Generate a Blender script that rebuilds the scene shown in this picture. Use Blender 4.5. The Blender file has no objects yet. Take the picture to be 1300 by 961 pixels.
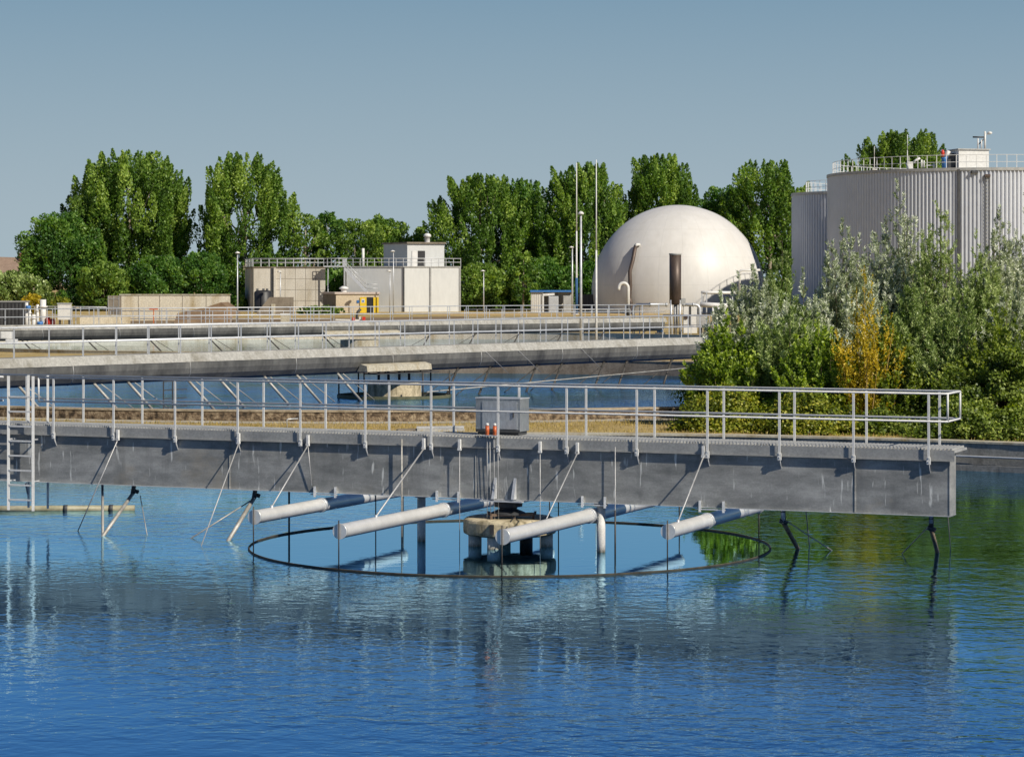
import bpy, math, random
import numpy as np
from mathutils import Vector, Matrix, geometry

random.seed(7)
RNG = np.random.default_rng(11)
scene = bpy.context.scene
COL = scene.collection
R = math.radians
PI = math.pi

# ------------------------------------------------------------------ camera model (photo px -> place)
F, HX, HY, EYE = 3070.0, 650.0, 360.0, 5.55


def P(px, py, Y):
    return Vector(((px - HX) / F * Y, Y, EYE - (py - HY) / F * Y))


def W(px, py, z=0.0):
    Y = (EYE - z) * F / (py - HY)
    return Vector(((px - HX) / F * Y, Y, z))


def XA(px, Y):
    return (px - HX) / F * Y


def ZA(py, Y):
    return EYE - (py - HY) / F * Y


# ------------------------------------------------------------------ materials
def new_mat(name):
    m = bpy.data.materials.new(name)
    m.use_nodes = True
    nt = m.node_tree
    return m, nt, nt.nodes['Principled BSDF']


def N(nt, t, **kw):
    n = nt.nodes.new(t)
    for k, v in kw.items():
        if k.startswith('i_'):
            n.inputs[k[2:].replace('_', ' ')].default_value = v
        else:
            setattr(n, k, v)
    return n


def ramp(nt, src, stops):
    r = nt.nodes.new('ShaderNodeValToRGB')
    el = r.color_ramp.elements
    while len(el) < len(stops):
        el.new(0.5)
    for e, (p, c) in zip(el, stops):
        e.position = p
        e.color = (*c, 1) if len(c) == 3 else c
    nt.links.new(src, r.inputs[0])
    return r


def coords(nt, scale=(1, 1, 1), loc=(0, 0, 0), kind='Object'):
    g = nt.nodes.new('ShaderNodeTexCoord')
    mp = nt.nodes.new('ShaderNodeMapping')
    mp.inputs['Scale'].default_value = scale
    mp.inputs['Location'].default_value = loc
    nt.links.new(g.outputs[kind], mp.inputs[0])
    return mp.outputs[0]


def surf(name, c1, c2, c3=None, scale=2.0, stretch=(1, 1, 1), rough=0.7, metal=0.0, bump=0.0, bscale=30, detail=6,
         rvar=0.0, spec=0.5, lo=0.3, hi=0.7, grain=(0.72, 1.18)):
    """patchy procedural surface: three tones mixed by noise, finer grain on top, optional bump"""
    m, nt, b = new_mat(name)
    v = coords(nt, stretch)
    n = N(nt, 'ShaderNodeTexNoise', i_Scale=scale, i_Detail=detail, i_Roughness=0.62)
    nt.links.new(v, n.inputs['Vector'])
    if c3 is None:
        c3 = tuple((a + d) / 2 for a, d in zip(c1, c2))
    r = ramp(nt, n.outputs[0], [(lo, c1), ((lo + hi) / 2, c3), (hi, c2)])
    n2 = N(nt, 'ShaderNodeTexNoise', i_Scale=scale * 9, i_Detail=4.0, i_Roughness=0.7)
    nt.links.new(v, n2.inputs['Vector'])
    r2 = ramp(nt, n2.outputs[0], [(0.25, (grain[0],) * 3), (0.75, (grain[1],) * 3)])
    mx = N(nt, 'ShaderNodeMix', data_type='RGBA', blend_type='MULTIPLY')
    mx.inputs[0].default_value = 1.0
    nt.links.new(r.outputs[0], mx.inputs[6])
    nt.links.new(r2.outputs[0], mx.inputs[7])
    nt.links.new(mx.outputs[2], b.inputs['Base Color'])
    b.inputs['Roughness'].default_value = rough
    b.inputs['Metallic'].default_value = metal
    b.inputs['Specular IOR Level'].default_value = spec
    if rvar:
        mr = N(nt, 'ShaderNodeMapRange')
        mr.inputs[1].default_value = 0.3
        mr.inputs[2].default_value = 0.7
        mr.inputs[3].default_value = rough - rvar
        mr.inputs[4].default_value = rough + rvar
        nt.links.new(n.outputs[0], mr.inputs[0])
        nt.links.new(mr.outputs[0], b.inputs['Roughness'])
    if bump:
        bn = N(nt, 'ShaderNodeTexNoise', i_Scale=float(bscale), i_Detail=4.0)
        nt.links.new(v, bn.inputs['Vector'])
        bp = N(nt, 'ShaderNodeBump', i_Strength=bump, i_Distance=0.05)
        nt.links.new(bn.outputs[0], bp.inputs['Height'])
        nt.links.new(bp.outputs[0], b.inputs['Normal'])
    return m


def leafmat(name, dark, mid, light, gloss=0.45, trans=0.34):
    m, nt, b = new_mat(name)
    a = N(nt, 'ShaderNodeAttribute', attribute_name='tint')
    r = ramp(nt, a.outputs['Fac'], [(0.0, dark), (0.5, mid), (1.0, light)])  # tint also carries crown shade and highlights painted into the leaf colour
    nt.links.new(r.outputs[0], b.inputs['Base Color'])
    b.inputs['Roughness'].default_value = gloss
    b.inputs['Specular IOR Level'].default_value = 0.35
    tr = N(nt, 'ShaderNodeBsdfTranslucent')
    hs = N(nt, 'ShaderNodeHueSaturation', i_Saturation=1.25, i_Value=1.5)
    nt.links.new(r.outputs[0], hs.inputs['Color'])
    nt.links.new(hs.outputs[0], tr.inputs[0])
    mx = N(nt, 'ShaderNodeMixShader')
    mx.inputs[0].default_value = trans
    nt.links.new(b.outputs[0], mx.inputs[1])
    nt.links.new(tr.outputs[0], mx.inputs[2])
    nt.links.new(mx.outputs[0], nt.nodes['Material Output'].inputs[0])
    return m


def stained(name, base, stain, streak_scale=(3.0, 3.0, 0.25), rough=0.85, amount=(0.45, 0.7), bump=0.25, joints=None):
    """concrete with stains that run down it and a grain"""
    m, nt, b = new_mat(name)
    v = coords(nt, streak_scale)
    n = N(nt, 'ShaderNodeTexNoise', i_Scale=1.0, i_Detail=7.0, i_Roughness=0.65)
    nt.links.new(v, n.inputs['Vector'])
    r = ramp(nt, n.outputs[0], [(amount[0], base), (amount[1], stain)])
    v2 = coords(nt)
    n2 = N(nt, 'ShaderNodeTexNoise', i_Scale=9.0, i_Detail=6.0, i_Roughness=0.75)
    nt.links.new(v2, n2.inputs['Vector'])
    r2 = ramp(nt, n2.outputs[0], [(0.3, (0.6, 0.6, 0.6)), (0.7, (1.2, 1.2, 1.2))])
    mx = N(nt, 'ShaderNodeMix', data_type='RGBA', blend_type='MULTIPLY')
    mx.inputs[0].default_value = 1.0
    nt.links.new(r.outputs[0], mx.inputs[6])
    nt.links.new(r2.outputs[0], mx.inputs[7])
    out = mx.outputs[2]
    nt.links.new(out, b.inputs['Base Color'])
    b.inputs['Roughness'].default_value = rough
    bp = N(nt, 'ShaderNodeBump', i_Strength=bump, i_Distance=0.04)
    nt.links.new(n2.outputs[0], bp.inputs['Height'])
    nt.links.new(bp.outputs[0], b.inputs['Normal'])
    return m


M = {}
M['galv'] = surf('galvanised_steel', (0.50, 0.52, 0.54), (0.66, 0.67, 0.68), scale=6, rough=0.42, metal=0.35, rvar=0.08)
M['rail'] = surf('rail_steel', (0.62, 0.62, 0.605), (0.76, 0.76, 0.74), scale=8, rough=0.5, metal=0.0, spec=0.25)
M['alu_dull'] = surf('weathered_aluminium', (0.34, 0.34, 0.33), (0.50, 0.50, 0.48), scale=1.2, rough=0.6, metal=0.2, bump=0.1)
M['pipe'] = surf('steel_pipe', (0.70, 0.69, 0.66), (0.82, 0.81, 0.78), scale=3, rough=0.33, metal=0.35, rvar=0.05, grain=(0.9, 1.06))
M['cable'] = surf('wire_cable', (0.42, 0.42, 0.42), (0.58, 0.57, 0.55), scale=5, rough=0.5, metal=0.3)
M['darkrod'] = surf('wet_dark_rod', (0.025, 0.022, 0.02), (0.09, 0.082, 0.07), scale=5, rough=0.6)
M['rustrod'] = surf('rusty_rod', (0.13, 0.085, 0.05), (0.34, 0.27, 0.19), scale=5, rough=0.7)
M['strut'] = surf('strut_steel', (0.30, 0.28, 0.24), (0.55, 0.53, 0.48), scale=3, rough=0.55, metal=0.25)
M['black'] = surf('black_paint', (0.012, 0.012, 0.013), (0.035, 0.035, 0.038), scale=8, rough=0.5)
M['dark'] = surf('dark_grey', (0.03, 0.032, 0.035), (0.07, 0.072, 0.075), scale=3, rough=0.6)
M['orange'] = surf('orange_plastic', (0.50, 0.10, 0.025), (0.68, 0.17, 0.05), scale=8, rough=0.4)
M['red'] = surf('red_paint', (0.55, 0.03, 0.02), (0.7, 0.06, 0.03), scale=8, rough=0.45)
M['white'] = surf('white_paint', (0.62, 0.61, 0.58), (0.78, 0.77, 0.74), scale=4, rough=0.45)
M['blue'] = surf('blue_paint', (0.03, 0.14, 0.40), (0.05, 0.2, 0.5), scale=4, rough=0.45)
M['yellow'] = surf('yellow_paint', (0.75, 0.5, 0.02), (0.85, 0.6, 0.04), scale=4, rough=0.45)
M['cabinet'] = surf('cabinet_steel', (0.26, 0.29, 0.31), (0.38, 0.40, 0.42), scale=2.5, stretch=(1, 1, 0.5), rough=0.38, metal=0.5)
M['pier'] = stained('old_pier_concrete', (0.60, 0.51, 0.34), (0.20, 0.165, 0.09), (4, 4, 1.2), amount=(0.46, 0.66), bump=0.6)
M['column'] = surf('column_concrete', (0.60, 0.59, 0.56), (0.74, 0.73, 0.70), scale=4, rough=0.6)
def slimed(m, z0=0.10, z1=0.28):
    nt = m.node_tree
    b = nt.nodes['Principled BSDF']
    src = b.inputs['Base Color'].links[0].from_socket
    sx = N(nt, 'ShaderNodeSeparateXYZ')
    nt.links.new(N(nt, 'ShaderNodeTexCoord').outputs['Object'], sx.inputs[0])
    n = N(nt, 'ShaderNodeTexNoise', i_Scale=9.0, i_Detail=4.0)
    ad = N(nt, 'ShaderNodeMath', operation='MULTIPLY_ADD')
    nt.links.new(n.outputs[0], ad.inputs[0])
    ad.inputs[1].default_value = 0.22
    nt.links.new(sx.outputs['Z'], ad.inputs[2])
    mr = N(nt, 'ShaderNodeMapRange')
    mr.inputs[1].default_value = z0 + 0.08
    mr.inputs[2].default_value = z1 + 0.08
    mr.inputs[3].default_value = 0.85
    mr.inputs[4].default_value = 0.0
    nt.links.new(ad.outputs[0], mr.inputs[0])
    mx = N(nt, 'ShaderNodeMix', data_type='RGBA', blend_type='MIX')
    nt.links.new(mr.outputs[0], mx.inputs[0])
    nt.links.new(src, mx.inputs[6])
    mx.inputs[7].default_value = (0.07, 0.065, 0.03, 1)
    nt.links.new(mx.outputs[2], b.inputs['Base Color'])
    return m


M['wetcolumn'] = slimed(surf('slimy_column', (0.56, 0.55, 0.51), (0.72, 0.71, 0.68), scale=4, rough=0.6), 0.02, 0.16)
slimed(M['pier'], 0.20, 0.36)
M['rim'] = stained('rim_concrete', (0.50, 0.46, 0.36), (0.33, 0.25, 0.12), (1.5, 1.5, 0.6), amount=(0.48, 0.68))
M['rim_face'] = stained('wet_concrete', (0.30, 0.29, 0.26), (0.12, 0.11, 0.09), (1.2, 1.2, 0.3))
M['aggregate'] = surf('exposed_aggregate', (0.045, 0.032, 0.020), (0.40, 0.31, 0.20), (0.20, 0.14, 0.085), scale=5.5, rough=0.95,
                      bump=1.0, bscale=18, lo=0.36, hi=0.64)
M['agg_top'] = stained('aggregate_coping', (0.44, 0.36, 0.25), (0.2, 0.15, 0.09), (2, 2, 2))
M['apron'] = stained('apron_concrete', (0.48, 0.43, 0.33), (0.33, 0.27, 0.17), (0.7, 0.7, 0.7), amount=(0.45, 0.65))
M['beige'] = stained('beige_render', (0.70, 0.63, 0.49), (0.40, 0.30, 0.15), (0.6, 0.6, 0.15), amount=(0.5, 0.75))
M['concrete'] = stained('panel_concrete', (0.64, 0.60, 0.52), (0.46, 0.41, 0.32), (0.5, 0.5, 0.12), amount=(0.45, 0.72))
M['brownconc'] = stained('brown_concrete', (0.26, 0.22, 0.17), (0.13, 0.10, 0.07), (0.8, 0.8, 0.4))
M['clad'] = surf('grey_cladding', (0.54, 0.55, 0.54), (0.61, 0.615, 0.60), scale=0.25, stretch=(1, 1, 0.3), rough=0.5, metal=0.1, grain=(0.92, 1.05))
M['tank'] = surf('ribbed_tank_cladding', (0.58, 0.605, 0.65), (0.67, 0.69, 0.73), scale=0.12, rough=0.42, metal=0.15, grain=(0.94, 1.04))
def dome_mat():
    m = surf('dome_membrane', (0.60, 0.58, 0.545), (0.68, 0.66, 0.625), scale=0.16, rough=0.46, spec=0.42, grain=(0.94, 1.04), stretch=(1, 1, 0.6))
    nt = m.node_tree
    b = nt.nodes['Principled BSDF']
    src = b.inputs['Base Color'].links[0].from_socket
    tc_ = N(nt, 'ShaderNodeTexCoord')
    sx = N(nt, 'ShaderNodeSeparateXYZ')
    nt.links.new(tc_.outputs['Object'], sx.inputs[0])
    an = N(nt, 'ShaderNodeMath', operation='ARCTAN2')
    nt.links.new(sx.outputs['X'], an.inputs[0])
    nt.links.new(sx.outputs['Y'], an.inputs[1])

    def lines(sock, freq, width):
        mu = N(nt, 'ShaderNodeMath', operation='MULTIPLY')
        mu.inputs[1].default_value = freq
        nt.links.new(sock, mu.inputs[0])
        fr = N(nt, 'ShaderNodeMath', operation='FRACT')
        nt.links.new(mu.outputs[0], fr.inputs[0])
        lt = N(nt, 'ShaderNodeMath', operation='LESS_THAN')
        lt.inputs[1].default_value = width
        nt.links.new(fr.outputs[0], lt.inputs[0])
        return lt.outputs[0]
    a = lines(an.outputs[0], 22 / (2 * PI), 0.035)
    c = lines(sx.outputs['Z'], 1 / 3.6, 0.022)
    mxm = N(nt, 'ShaderNodeMath', operation='MAXIMUM')
    nt.links.new(a, mxm.inputs[0])
    nt.links.new(c, mxm.inputs[1])
    sc_ = N(nt, 'ShaderNodeMath', operation='MULTIPLY')
    sc_.inputs[1].default_value = 0.13
    nt.links.new(mxm.outputs[0], sc_.inputs[0])
    mx = N(nt, 'ShaderNodeMix', data_type='RGBA', blend_type='MIX')
    nt.links.new(sc_.outputs[0], mx.inputs[0])
    nt.links.new(src, mx.inputs[6])
    mx.inputs[7].default_value = (0.28, 0.27, 0.25, 1)
    # soil streaks
    n = N(nt, 'ShaderNodeTexNoise', i_Scale=1.0, i_Detail=6.0)
    nt.links.new(coords(nt, (0.7, 0.7, 0.09)), n.inputs['Vector'])
    r = ramp(nt, n.outputs[0], [(0.5, (1, 1, 1)), (0.8, (0.93, 0.92, 0.90))])
    m2 = N(nt, 'ShaderNodeMix', data_type='RGBA', blend_type='MULTIPLY')
    m2.inputs[0].default_value = 1.0
    nt.links.new(mx.outputs[2], m2.inputs[6])
    nt.links.new(r.outputs[0], m2.inputs[7])
    nt.links.new(m2.outputs[2], b.inputs['Base Color'])
    return m


M['dome'] = dome_mat()
M['rust'] = surf('sooty_stack', (0.055, 0.042, 0.035), (0.14, 0.10, 0.08), scale=1.2, stretch=(1, 1, 0.25), rough=0.5, metal=0.4)
M['roof'] = surf('roof_tiles', (0.22, 0.15, 0.11), (0.32, 0.23, 0.17), scale=1.0, rough=0.85)
M['brick'] = surf('brickwork', (0.20, 0.08, 0.05), (0.30, 0.13, 0.09), scale=3, rough=0.9)
M['bark'] = surf('pale_bark', (0.20, 0.16, 0.11), (0.42, 0.36, 0.27), scale=2, stretch=(1, 1, 0.4), rough=0.9, bump=0.5)
M['twig'] = surf('twig_bark', (0.10, 0.075, 0.045), (0.22, 0.17, 0.10), scale=3, rough=0.9)
M['yellowtwig'] = surf('birch_stem', (0.42, 0.28, 0.08), (0.6, 0.42, 0.16), scale=3, rough=0.8)
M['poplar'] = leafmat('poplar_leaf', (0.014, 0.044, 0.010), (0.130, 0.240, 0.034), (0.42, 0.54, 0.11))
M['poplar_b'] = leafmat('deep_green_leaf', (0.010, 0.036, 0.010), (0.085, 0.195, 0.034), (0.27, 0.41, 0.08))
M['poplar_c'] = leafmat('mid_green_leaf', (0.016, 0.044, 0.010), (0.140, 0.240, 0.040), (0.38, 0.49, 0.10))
M['willow'] = leafmat('silver_willow_leaf', (0.020, 0.040, 0.010), (0.29, 0.355, 0.155), (0.88, 0.90, 0.74), gloss=0.4, trans=0.15)  # silver leaf tone; pale end also paints highlights, dark end the gaps
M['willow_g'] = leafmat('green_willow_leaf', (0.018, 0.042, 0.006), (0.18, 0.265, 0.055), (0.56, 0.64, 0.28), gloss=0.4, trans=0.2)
M['birch'] = leafmat('autumn_leaf', (0.06, 0.085, 0.008), (0.46, 0.36, 0.022), (0.84, 0.64, 0.08))
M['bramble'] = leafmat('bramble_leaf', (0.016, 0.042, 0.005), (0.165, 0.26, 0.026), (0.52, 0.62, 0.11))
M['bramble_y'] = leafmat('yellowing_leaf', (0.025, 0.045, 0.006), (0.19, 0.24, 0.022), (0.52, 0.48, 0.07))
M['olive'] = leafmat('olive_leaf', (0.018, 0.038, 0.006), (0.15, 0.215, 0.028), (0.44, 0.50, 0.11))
M['dryblade'] = leafmat('dry_blade', (0.18, 0.15, 0.03), (0.46, 0.34, 0.10), (0.62, 0.50, 0.20))

# hull of the further bridges: dark sheet with faint run marks
M['hull'] = surf('dark_hull_sheet', (0.085, 0.083, 0.076), (0.22, 0.215, 0.195), scale=0.9, stretch=(1, 1, 0.35), rough=0.5, metal=0.2,
                 rvar=0.1)
M['hull_top'] = stained('pale_deck_edge', (0.40, 0.39, 0.355), (0.25, 0.235, 0.195), (1.5, 1.5, 0.2))


def girder_mat():
    m, nt, b = new_mat('girder_plate')

    def noise(scale, st, det, ro=0.6):
        n = N(nt, 'ShaderNodeTexNoise', i_Scale=scale, i_Detail=det, i_Roughness=ro)
        nt.links.new(coords(nt, st), n.inputs['Vector'])
        return n.outputs[0]

    def blend(a, fac, col, mode='MIX'):
        mx = N(nt, 'ShaderNodeMix', data_type='RGBA', blend_type=mode)
        nt.links.new(fac, mx.inputs[0])
        nt.links.new(a, mx.inputs[6])
        mx.inputs[7].default_value = (*col, 1)
        return mx.outputs[2]
    base = ramp(nt, noise(1.7, (0.5, 0.5, 1.5), 9.0, 0.68), [(0.30, (0.14, 0.144, 0.14)), (0.5, (0.265, 0.266, 0.255)), (0.70, (0.41, 0.408, 0.39))]).outputs[0]
    # spangle of the zinc
    sp_ = ramp(nt, noise(26, (1, 1, 1), 3.0), [(0.35, (0.92, 0.92, 0.92)), (0.65, (1.08, 1.08, 1.08))]).outputs[0]
    mm = N(nt, 'ShaderNodeMix', data_type='RGBA', blend_type='MULTIPLY')
    mm.inputs[0].default_value = 1.0
    nt.links.new(base, mm.inputs[6])
    nt.links.new(sp_, mm.inputs[7])
    c = mm.outputs[2]
    # dark runs below the deck, pale lime drips, brown bloom
    c = blend(c, ramp(nt, noise(1.0, (2.2, 2.2, 0.30), 5.0), [(0.54, (0, 0, 0)), (0.72, (0.6, 0.6, 0.6))]).outputs[0], (0.13, 0.133, 0.13))
    c = blend(c, ramp(nt, noise(1.6, (7, 7, 0.9), 3.0, 0.5), [(0.65, (0, 0, 0)), (0.71, (0.8, 0.8, 0.8))]).outputs[0], (0.72, 0.72, 0.68))
    c = blend(c, ramp(nt, noise(0.8, (1, 1, 1.2), 6.0), [(0.58, (0, 0, 0)), (0.75, (0.5, 0.5, 0.5))]).outputs[0], (0.42, 0.36, 0.27))
    nt.links.new(c, b.inputs['Base Color'])
    b.inputs['Metallic'].default_value = 0.08
    b.inputs['Specular IOR Level'].default_value = 0.4
    mr = N(nt, 'ShaderNodeMapRange')
    mr.inputs[1].default_value = 0.3
    mr.inputs[2].default_value = 0.7
    mr.inputs[3].default_value = 0.33
    mr.inputs[4].default_value = 0.52
    nt.links.new(noise(2.2, (0.4, 0.4, 1.3), 6.0), mr.inputs[0])
    nt.links.new(mr.outputs[0], b.inputs['Roughness'])
    bp = N(nt, 'ShaderNodeBump', i_Strength=0.08, i_Distance=0.02)
    nt.links.new(noise(0.9, (1, 1, 1.6), 2.0), bp.inputs['Height'])
    nt.links.new(bp.outputs[0], b.inputs['Normal'])
    return m


M['girder'] = girder_mat()


def water_mat(name, body, calm=None, amp=1.0, tint=(0.50, 0.80, 1.0)):
    """rippled basin water; calm=(x, y, r): a sheltered disc with fewer ripples"""
    m, nt, b = new_mat(name)
    nt.nodes.remove(b)
    g = N(nt, 'ShaderNodeTexCoord')

    def noise(scale, st, det, ro=0.55, dist=0.0):
        mp = N(nt, 'ShaderNodeMapping')
        mp.inputs['Scale'].default_value = st
        mp.inputs['Rotation'].default_value = (0, 0, 0.35)
        nt.links.new(g.outputs['Object'], mp.inputs[0])
        n = N(nt, 'ShaderNodeTexNoise', i_Scale=scale, i_Detail=det, i_Roughness=ro, i_Distortion=dist)
        nt.links.new(mp.outputs[0], n.inputs['Vector'])
        return n.outputs[0]
    a = noise(1.9, (1, 1.25, 1), 2.0, 0.5, 0.5)
    c = noise(6.2, (1, 1.2, 1), 2.0, 0.5, 0.3)
    patch = noise(0.09, (1, 1.6, 1), 3.0)
    add = N(nt, 'ShaderNodeMath', operation='MULTIPLY_ADD')
    nt.links.new(c, add.inputs[0])
    add.inputs[1].default_value = 0.30
    nt.links.new(a, add.inputs[2])
    pr = N(nt, 'ShaderNodeMapRange')
    pr.inputs[1].default_value = 0.36
    pr.inputs[2].default_value = 0.62
    pr.inputs[3].default_value = 0.35 * amp
    pr.inputs[4].default_value = 1.5 * amp
    nt.links.new(patch, pr.inputs[0])
    st = pr.outputs[0]
    if calm:
        d = N(nt, 'ShaderNodeVectorMath', operation='DISTANCE')
        nt.links.new(g.outputs['Object'], d.inputs[0])
        d.inputs[1].default_value = (calm[0], calm[1], 0)
        cr = N(nt, 'ShaderNodeMapRange')
        cr.inputs[1].default_value = calm[2] - 0.05
        cr.inputs[2].default_value = calm[2] + 0.05
        cr.inputs[3].default_value = 0.10
        cr.inputs[4].default_value = 1.0
        nt.links.new(d.outputs['Value'], cr.inputs[0])
        mu = N(nt, 'ShaderNodeMath', operation='MULTIPLY')
        nt.links.new(st, mu.inputs[0])
        nt.links.new(cr.outputs[0], mu.inputs[1])
        st = mu.outputs[0]
    hm = N(nt, 'ShaderNodeMath', operation='MULTIPLY')
    nt.links.new(add.outputs[0], hm.inputs[0])
    nt.links.new(st, hm.inputs[1])
    bp = N(nt, 'ShaderNodeBump', i_Strength=1.0, i_Distance=0.0145)
    nt.links.new(hm.outputs[0], bp.inputs['Height'])
    df = N(nt, 'ShaderNodeBsdfDiffuse')
    df.inputs[0].default_value = (*body, 1)
    gl = N(nt, 'ShaderNodeBsdfGlossy', i_Roughness=0.02)
    gl.inputs[0].default_value = (*tint, 1)
    fr = N(nt, 'ShaderNodeFresnel', i_IOR=1.45)
    fm = N(nt, 'ShaderNodeMath', operation='MULTIPLY', use_clamp=True)
    fm.inputs[1].default_value = 1.9
    nt.links.new(fr.outputs[0], fm.inputs[0])
    for n_ in (df, gl, fr):
        nt.links.new(bp.outputs[0], n_.inputs['Normal'])
    mx = N(nt, 'ShaderNodeMixShader')
    nt.links.new(fm.outputs[0], mx.inputs[0])
    nt.links.new(df.outputs[0], mx.inputs[1])
    nt.links.new(gl.outputs[0], mx.inputs[2])
    nt.links.new(mx.outputs[0], nt.nodes['Material Output'].inputs[0])
    return m


def ground_mat():
    m, nt, b = new_mat('dry_ground')
    v = coords(nt)
    n = N(nt, 'ShaderNodeTexNoise', i_Scale=0.35, i_Detail=8.0, i_Roughness=0.65)
    nt.links.new(v, n.inputs['Vector'])
    r = ramp(nt, n.outputs[0], [(0.28, (0.17, 0.14, 0.045)), (0.42, (0.40, 0.28, 0.09)), (0.6, (0.50, 0.37, 0.16)), (0.75, (0.52, 0.43, 0.27))])
    n2 = N(nt, 'ShaderNodeTexNoise', i_Scale=14.0, i_Detail=5.0, i_Roughness=0.7)
    nt.links.new(v, n2.inputs['Vector'])
    r2 = ramp(nt, n2.outputs[0], [(0.3, (0.6, 0.6, 0.6)), (0.7, (1.25, 1.25, 1.2))])
    mx = N(nt, 'ShaderNodeMix', data_type='RGBA', blend_type='MULTIPLY')
    mx.inputs[0].default_value = 1.0
    nt.links.new(r.outputs[0], mx.inputs[6])
    nt.links.new(r2.outputs[0], mx.inputs[7])
    nt.links.new(mx.outputs[2], b.inputs['Base Color'])
    b.inputs['Roughness'].default_value = 0.95
    bp = N(nt, 'ShaderNodeBump', i_Strength=0.6, i_Distance=0.1)
    nt.links.new(n2.outputs[0], bp.inputs['Height'])
    nt.links.new(bp.outputs[0], b.inputs['Normal'])
    return m


M['ground'] = ground_mat()


# ------------------------------------------------------------------ mesh collector
class MB:
    def __init__(s):
        s.v, s.f, s.s = [], [], []

    def add(s, verts, faces, smooth=False):
        o = len(s.v)
        s.v.extend(Vector(p) for p in verts)
        for i, f in enumerate(faces):
            s.f.append([o + k for k in f])
            s.s.append(smooth if isinstance(smooth, bool) else smooth[i])
        return s

    def box(s, c, d, rz=0.0):
        c = Vector(c)
        m = Matrix.Rotation(rz, 3, 'Z')
        vs = [c + m @ Vector((x * d[0] / 2, y * d[1] / 2, z * d[2] / 2)) for z in (-1, 1) for y in (-1, 1) for x in (-1, 1)]
        return s.add(vs, [(0, 2, 3, 1), (4, 5, 7, 6), (0, 1, 5, 4), (2, 6, 7, 3), (0, 4, 6, 2), (1, 3, 7, 5)])

    def bar(s, a, b, w, h, up=(0, 0, 1)):
        a, b = Vector(a), Vector(b)
        d = (b - a).normalized()
        up = Vector(up)
        if abs(d.dot(up)) > 0.98:
            up = Vector((0, 1, 0))
        x = d.cross(up).normalized()
        y = x.cross(d).normalized()
        vs = [p + x * (i * w / 2) + y * (j * h / 2) for p in (a, b) for j in (-1, 1) for i in (-1, 1)]
        return s.add(vs, [(0, 1, 3, 2), (4, 6, 7, 5), (0, 4, 5, 1), (2, 3, 7, 6), (0, 2, 6, 4), (1, 5, 7, 3)])

    def tube(s, pts, r, n=8, caps=True):
        pts = [Vector(p) for p in pts]
        rs = r if isinstance(r, (list, tuple)) else [r] * len(pts)
        d0 = (pts[1] - pts[0]).normalized()
        ref = Vector((0, 0, 1)) if abs(d0.z) < 0.9 else Vector((1, 0, 0))
        x = d0.cross(ref).normalized()
        vs = []
        for i, p in enumerate(pts):
            if i == 0:
                d = d0
            elif i == len(pts) - 1:
                d = (pts[i] - pts[i - 1]).normalized()
            else:
                d = ((pts[i + 1] - pts[i]).normalized() + (pts[i] - pts[i - 1]).normalized()).normalized()
            x = (x - d * x.dot(d)).normalized()
            y = d.cross(x)
            for k in range(n):
                a = 2 * PI * k / n
                vs.append(p + (x * math.cos(a) + y * math.sin(a)) * rs[i])
        fs, sm = [], []
        for i in range(len(pts) - 1):
            for k in range(n):
                k2 = (k + 1) % n
                fs.append((i * n + k, i * n + k2, (i + 1) * n + k2, (i + 1) * n + k))
                sm.append(n > 4)
        if caps:
            fs.append(tuple(range(n - 1, -1, -1)))
            fs.append(tuple((len(pts) - 1) * n + k for k in range(n)))
            sm += [False, False]
        return s.add(vs, fs, sm)

    def lathe(s, prof, c, n=48, closed=False, smooth=True, a0=0.0, a1=2 * PI):
        c = Vector(c)
        full = abs(a1 - a0 - 2 * PI) < 1e-6
        m = n if full else n + 1
        vs = []
        for k in range(m):
            a = a0 + (a1 - a0) * k / n
            for (r, z) in prof:
                vs.append(c + Vector((r * math.cos(a), r * math.sin(a), z)))
        q = len(prof)
        fs = []
        for k in range(n):
            k2 = (k + 1) % m
            for j in range(q if closed else q - 1):
                j2 = (j + 1) % q
                fs.append((k * q + j, k2 * q + j, k2 * q + j2, k * q + j2))
        return s.add(vs, fs, smooth)

    def prism(s, poly, z0, z1):
        """plan polygon (x, y) raised from z0 to z1"""
        n = len(poly)
        vs = [Vector((x, y, z0)) for x, y in poly] + [Vector((x, y, z1)) for x, y in poly]
        fs = [tuple(range(n - 1, -1, -1)), tuple(range(n, 2 * n))]
        fs += [(k, (k + 1) % n, n + (k + 1) % n, n + k) for k in range(n)]
        return s.add(vs, fs)

    def extrude(s, prof, a, b, fn, smooth=False, shift=None):
        """cross-section prof of (v, z) swept from station a to station b of a local frame fn(u, v, z)"""
        n = len(prof)
        vs = [fn(a, v, z) for v, z in prof] + [fn(b + (shift(z) if shift else 0), v, z) for v, z in prof]
        fs = [(k, (k + 1) % n, n + (k + 1) % n, n + k) for k in range(n)]
        sm = [smooth] * n
        fs += [tuple(range(n - 1, -1, -1)), tuple(range(n, 2 * n))]
        sm += [False, False]
        return s.add(vs, fs, sm)

    def build(s, name, mat, parent=None, kind=None, label=None):
        inv = INV.get(parent.name, Matrix.Identity(4)) if parent else Matrix.Identity(4)
        me = bpy.data.meshes.new(name)
        me.from_pydata([tuple(inv @ p) for p in s.v], [], s.f)
        me.polygons.foreach_set('use_smooth', s.s)
        me.update()
        import bmesh
        bm = bmesh.new()
        bm.from_mesh(me)
        bmesh.ops.recalc_face_normals(bm, faces=bm.faces)
        bm.to_mesh(me)
        bm.free()
        me.materials.append(M[mat] if isinstance(mat, str) else mat)
        o = bpy.data.objects.new(name, me)
        COL.objects.link(o)
        if parent:
            o.parent = parent
            INV[o.name] = inv
        if kind:
            o['kind'] = kind
        if label:
            o['label'] = label
        return o


INV = {}


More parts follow.
